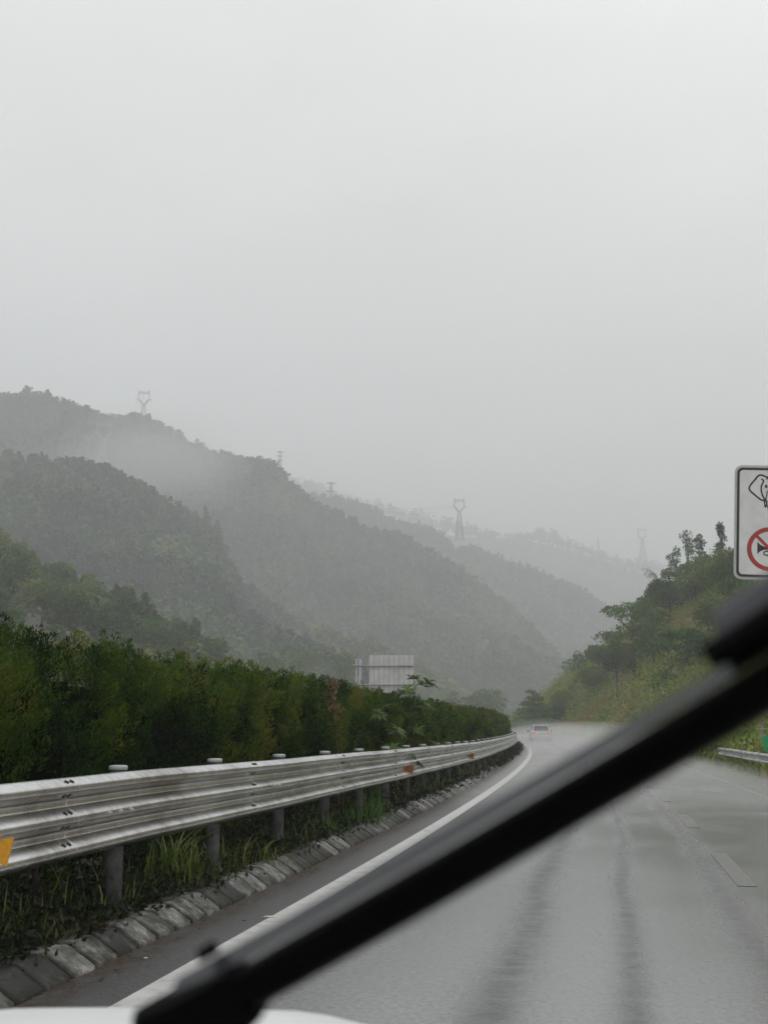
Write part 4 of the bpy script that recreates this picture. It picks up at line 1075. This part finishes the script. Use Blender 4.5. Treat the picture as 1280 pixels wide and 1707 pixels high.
# ------------------------------------------------------------------ car ahead
def car_ahead():
    Yc = 105; c = P(Yc, 1.75, 0.0); root = empty('car', c, head(Yc), label='light-coloured estate car driving away through its own spray, red tail lights on', cat='car')
    # local: x right, y forward, rear at y=0
    st = [ (0.0, .74, .42, 1.00), (.06, .84, .36, 1.04), (.5, .92, .30, 1.06), (2.2, .93, .30, 1.02), (3.4, .92, .30, .98), (4.3, .85, .34, .84), (4.62, .70, .42, .70)]
    V = []; n = 10
    for y, hw, z0, z1 in st:
        r = .10
        for a in ((hw - r, z0), (hw, z0 + r), (hw + .005, z1 - .22), (hw - .03, z1 - .04), (hw - .10, z1), (-hw + .10, z1), (-hw + .03, z1 - .04), (-hw - .005, z1 - .22), (-hw, z0 + r), (-hw + r, z0)): V.append((a[0], y, a[1]))
    F = [(i * n + j, (i + 1) * n + j, (i + 1) * n + (j + 1) % n, i * n + (j + 1) % n) for i in range(len(st) - 1) for j in range(n)]
    F += [tuple(range(n)), tuple(reversed(range((len(st) - 1) * n, len(st) * n)))]
    body = MB().add(V, F).build('body', M['silver'], root)
    def loft(name, sts, mat, par=root):
        V = []; 
        for y, hw, z in sts: V += [(-hw, y, z), (hw, y, z)]
        return V
    # cabin: dark glass house with the roof on it
    cab = [(.12, .80, 1.00), (.42, .66, 1.52), (2.6, .66, 1.52), (3.35, .78, 1.00)]
    V = []
    for y, hw, z in cab: V += [(-hw, y, z), (hw, y, z)]
    V2 = [(-.82, .12, .98), (.82, .12, .98), (-.64, .42, 1.50), (.64, .42, 1.50), (-.64, 2.55, 1.50), (.64, 2.55, 1.50), (-.80, 3.4, .98), (.80, 3.4, .98)]
    MB().add(V2, [(0, 1, 3, 2), (2, 3, 5, 4), (4, 5, 7, 6), (0, 2, 4, 6), (1, 7, 5, 3), (0, 6, 7, 1)]).build('cabin', M['silver'], root, bevel=.03)
    roof = MB().box((0, 1.48, 1.525), (1.30, 2.25, .06)).build('roof', M['silver'], root, bevel=.025)
    for s_ in (-1, 1): MB().tube([(s_ * .58, .5, 1.57), (s_ * .58, .6, 1.60), (s_ * .58, 2.3, 1.60), (s_ * .58, 2.4, 1.57)], .02, 6).build('roof_rail', M['steel'], root)
    MB().add([(-.70, .130, 1.05), (.70, .130, 1.05), (.59, .36, 1.46), (-.59, .36, 1.46), (-.70, .16, 1.05), (.70, .16, 1.05), (.59, .39, 1.46), (-.59, .39, 1.46)], [(0, 1, 2, 3), (7, 6, 5, 4), (0, 4, 5, 1), (1, 5, 6, 2), (2, 6, 7, 3), (3, 7, 4, 0)]).build('rear_window', M['glassdark'], root)
    for s_ in (-1, 1):
        q = [(s_ * .795, .45, 1.06), (s_ * .695, .66, 1.44), (s_ * .695, 2.4, 1.44), (s_ * .795, 3.05, 1.06)]
        MB().add(q + [(x + s_ * .02, y, z) for x, y, z in q], [(0, 1, 2, 3), (7, 6, 5, 4), (0, 4, 5, 1), (1, 5, 6, 2), (2, 6, 7, 3), (3, 7, 4, 0)]).build('side_window', M['glassdark'], root)
        MB().box((s_ * .66, .005, .90), (.40, .10, .17)).build('tail_light', M['tail'], root, bevel=.02)
        MB().box((s_ * 1.02, 2.75, 1.02), (.18, .10, .14)).build('mirror', M['dark'], root, bevel=.03)
        for yy in (.85, 3.65):
            wl = MB().lathe([(.20, -.11), (.32, -.10), (.335, -.04), (.335, .06), (.32, .10), (.20, .11)], (s_ * .80, yy, .335), 24, axis='X').build('wheel', M['rubber'], root, True)
            MB().lathe([(.05, -.02), (.20, -.012), (.21, .012), (.05, .02)], (s_ * .905, yy, .335), 16, axis='X').build('rim', M['steel'], wl)
    MB().box((0, -.03, .50), (1.62, .14, .30)).build('bumper', M['silver'], root, bevel=.04)
    MB().box((0, -.06, .76), (.46, .03, .14)).build('number_plate', M['cap'], root)
    MB().box((0, .02, 1.0), (1.2, .05, .05)).build('light_bar', M['silver'], root)
car_ahead()

# ------------------------------------------------------------------ own car: bonnet, windscreen and wiper
own = empty('car', (0, 0, 0), R(-11.3), label='white car the picture is taken from, bonnet edge and raised black wiper in view', cat='car')
inv = Matrix.Rotation(R(11.3), 3, 'Z')
def W(p): return inv @ Vector(p)
def bonnet():
    V = []; nx, ny = 34, 16
    for i in range(nx):
        for j in range(ny):
            u = -1.0 + 2.0 * i / (nx - 1); f = j / (ny - 1)        # u across, f towards the nose
            x = -.42 + u * .86; y = 1.05 + 1.10 * f
            z = BON - .02 * f - .10 * f ** 3 - .30 * max(0, abs(u) - .72) ** 1.6 * 2.2 - .035 * u * u - .16 * max(0, u + .12)
            if f > .9: z -= (f - .9) * 1.2
            V.append((x, y, z))
    return npmesh('bonnet', np.array(V), gridfaces(nx, ny), M['white'], own, smooth=True)
BON = 1.095
bonnet()
# windscreen pane, raked back over the driver
pn = [(-1.20, .98, 1.08), (.34, .98, 1.08), (.25, .12, 1.78), (-1.05, .12, 1.78)]
o = MB().add(pn + [(x, y + .004, z + .005) for x, y, z in pn], [(0, 1, 2, 3), (7, 6, 5, 4), (0, 4, 5, 1), (1, 5, 6, 2), (2, 6, 7, 3), (3, 7, 4, 0)]).build('windscreen', M['glass'], own)
# wiper: points taken along the blade in world space
def wp(x, y, Y): return at(x, y, Y)
A0, A1 = wp(325, 1681, .80), wp(1420, 1040, .52)
ax = (A1 - A0).normalized(); view = ((A0 + A1) / 2 - Vector((0, 0, EYE))).normalized()
upv = view.cross(ax).normalized(); 
if upv.z < 0: upv = -upv
bk = ax.cross(upv).normalized()
if bk.dot(view) < 0: bk = -bk
def blade(name, prof, a, b, mat, par, taper=(1, 1), k=24, off=(0, 0), smooth_=True):
    V = []; n = len(prof)
    for i in range(k + 1):
        f = i / k; c = a.lerp(b, f); s_ = taper[0] + (taper[1] - taper[0]) * f; sag = -.0015 * math.sin(math.pi * f)
        for u, w_ in prof: V.append(W(c + upv * (u * s_ + sag + off[0]) + bk * (w_ * s_ + off[1])))
    F = [(i * n + j, (i + 1) * n + j, (i + 1) * n + (j + 1) % n, i * n + (j + 1) % n) for i in range(k) for j in range(n)] + [tuple(reversed(range(n))), tuple(range(k * n, (k + 1) * n))]
    return MB().add(V, F).build(name, mat, par, smooth_)
wip = blade('wiper', [(-.0165, 0), (-.013, -.006), (.003, -.008), (.0075, -.004), (.0075, .012), (-.013, .012)], A0 + ax * .02, A1, M['wiper'], own, (1.05, .86), smooth_=False)
wip['label'] = 'raised black wiper blade crossing the view'
# spoiler flank along the upper edge, its grey painting in the sky highlight
blade('spoiler', [(.0078, -.002), (.0150, .010), (.014, .016), (.0078, .012)], A0 - ax * .02, A0 + ax * (A1 - A0).length * .985, M['wiperflank'], wip, (1.5, .86), smooth_=False)
blade('end_cap', [(-.034, -.002), (-.030, -.009), (.010, -.011), (.0150, -.005), (.0150, .014), (-.028, .014)], A0 - ax * .045, A0 + ax * .05, M['wiper'], wip, (1.25, .75), k=3, smooth_=False)
nb = A0 + ax * .018
blade('cap_lug', [(.024, .002), (.031, .006), (.031, .014), (.024, .016)], nb, nb + ax * .009, M['wiper'], wip, k=2, smooth_=False)
blade('rubber_lip', [(-.0180, .001), (-.0165, -.002), (-.0150, .001), (-.0165, .006)], A0 + ax * .03, A1, M['rubber'], wip, (1.05, .86), smooth_=False)
# arm joint near the upper right
J = A0.lerp(A1, .865)
blade('arm_joint', [(.014, -.010), (.020, -.015), (.027, -.011), (.028, .012), (.022, .018), (.014, .016)], J + ax * .004, J + ax * .13, M['wiper'], wip, (.95, 1.2), k=6, smooth_=False)
blade('wiper_arm', [(.0265, -.010), (.037, .002), (.039, .010), (.034, .016), (.0265, .012)], J + ax * .012, A1 + ax * .1, M['wiperflank'], wip, (.95, 1.3), k=4, smooth_=False)

# ------------------------------------------------------------------ air
def volume(name, dens, colr, label, kind='stuff'):
    m = bpy.data.materials.new(name); m.use_nodes = True; t = m.node_tree; t.nodes.clear()
    v = t.nodes.new('ShaderNodeVolumePrincipled'); v.inputs['Density'].default_value = dens; v.inputs['Color'].default_value = (*colr, 1)
    v.inputs['Anisotropy'].default_value = 0.0
    o_ = t.nodes.new('ShaderNodeOutputMaterial'); t.links.new(v.outputs[0], o_.inputs['Volume'])
    return m
def ellipsoid(name, c, r, rz, mat, label, cat):
    mb = MB(); prof = [(math.sin(math.pi * i / 12) + 1e-4, -math.cos(math.pi * i / 12)) for i in range(13)]
    mb.lathe(prof, (0, 0, 0), 24); o = mb.build(name, mat, smooth=False, loc=c); o.scale = r; o.rotation_euler = (0, 0, rz)
    return tag(o, label, cat, kind='stuff')
hz = volume('haze_air', .0010, (.965, .975, .99), '')
tag(MB().box((-100, 1350, 240), (3900, 3500, 486)).build('haze', hz), 'pale rain haze filling the valley', kind='stuff')
sp_ = volume('spray_air', .005, (.98, .98, .98), '')
def puff(c, r, rz, mat, label, cat, k=4, lo=.35):
    # one soft puff: shells nested in ONE object, so its density grows inwards
    mb = MB(); prof = [(math.sin(math.pi * i / 14) + 1e-4, -math.cos(math.pi * i / 14)) for i in range(15)]
    mb.lathe(prof, (0, 0, 0), 28); o = mb.build(cat, mat, loc=c); o.scale = r; o.rotation_euler = (0, 0, rz)
    return tag(o, label, cat, kind='stuff')
for q, (k1, dz) in enumerate(((1, 0), (.8, -.1), (.6, -.2), (.42, -.3))):
    puff(P(116, 2.2, .9 + dz), (4.6 * k1, 22 * k1, 1.3 * k1), head(116), sp_, 'white tyre spray around the distant car', 'spray')
spc = volume('spray_air_dense', .035, (.985, .985, .985), '')
for k1 in (1, .75, .5): puff(P(102, 1.8, .05), (2.4 * k1, 6.5 * k1, .95 * k1), head(102), spc, 'dense white spray thrown up behind the wheels of the distant car', 'spray')
sp2 = volume('spray_air_thin', .0075, (.98, .98, .98), '')
for q, k1 in enumerate((1, .82, .66, .5, .36)):
    puff(P(112 - 6 * q, 6.2, .2), (9 * k1, 52 * k1, 1.7 * k1), head(108), sp2, 'thin drifting spray over the right lane ahead', 'spray')
sp3 = volume('rain_splash_air', .06, (.985, .985, .985), '')
V = []; Ys = np.arange(22, 190, 4.0)
for Y in Ys:
    for d, z in ((-.35, .012), (7.3, .012), (7.3, .27), (-.35, .27)): V.append(tuple(P(Y, d, z)))
F = []
for i in range(len(Ys) - 1):
    for j in range(4): F.append((i * 4 + j, i * 4 + (j + 1) % 4, (i + 1) * 4 + (j + 1) % 4, (i + 1) * 4 + j))
F += [(3, 2, 1, 0), tuple(len(V) - 4 + j for j in range(4))]
tag(npmesh('rain_splash', np.array(V), np.array(F)[:, ::-1], sp3), 'white layer of rain splashing up from the carriageway', 'rain splash', kind='stuff')
mi_ = volume('mist_air', .0018, (.98, .98, .98), '')
for x, y, D, r, lb in ((262, 770, 700, (48, 50, 30), 'brightest wisp of mist in the hollow of the main ridge'), (215, 775, 690, (60, 50, 11), 'flat streak of mist left of the brightest wisp')):
    for k1 in (1, .8, .62, .45): puff(at(x, y, D), tuple(q * 1.25 * k1 for q in r), 0, mi_, lb, 'mist')
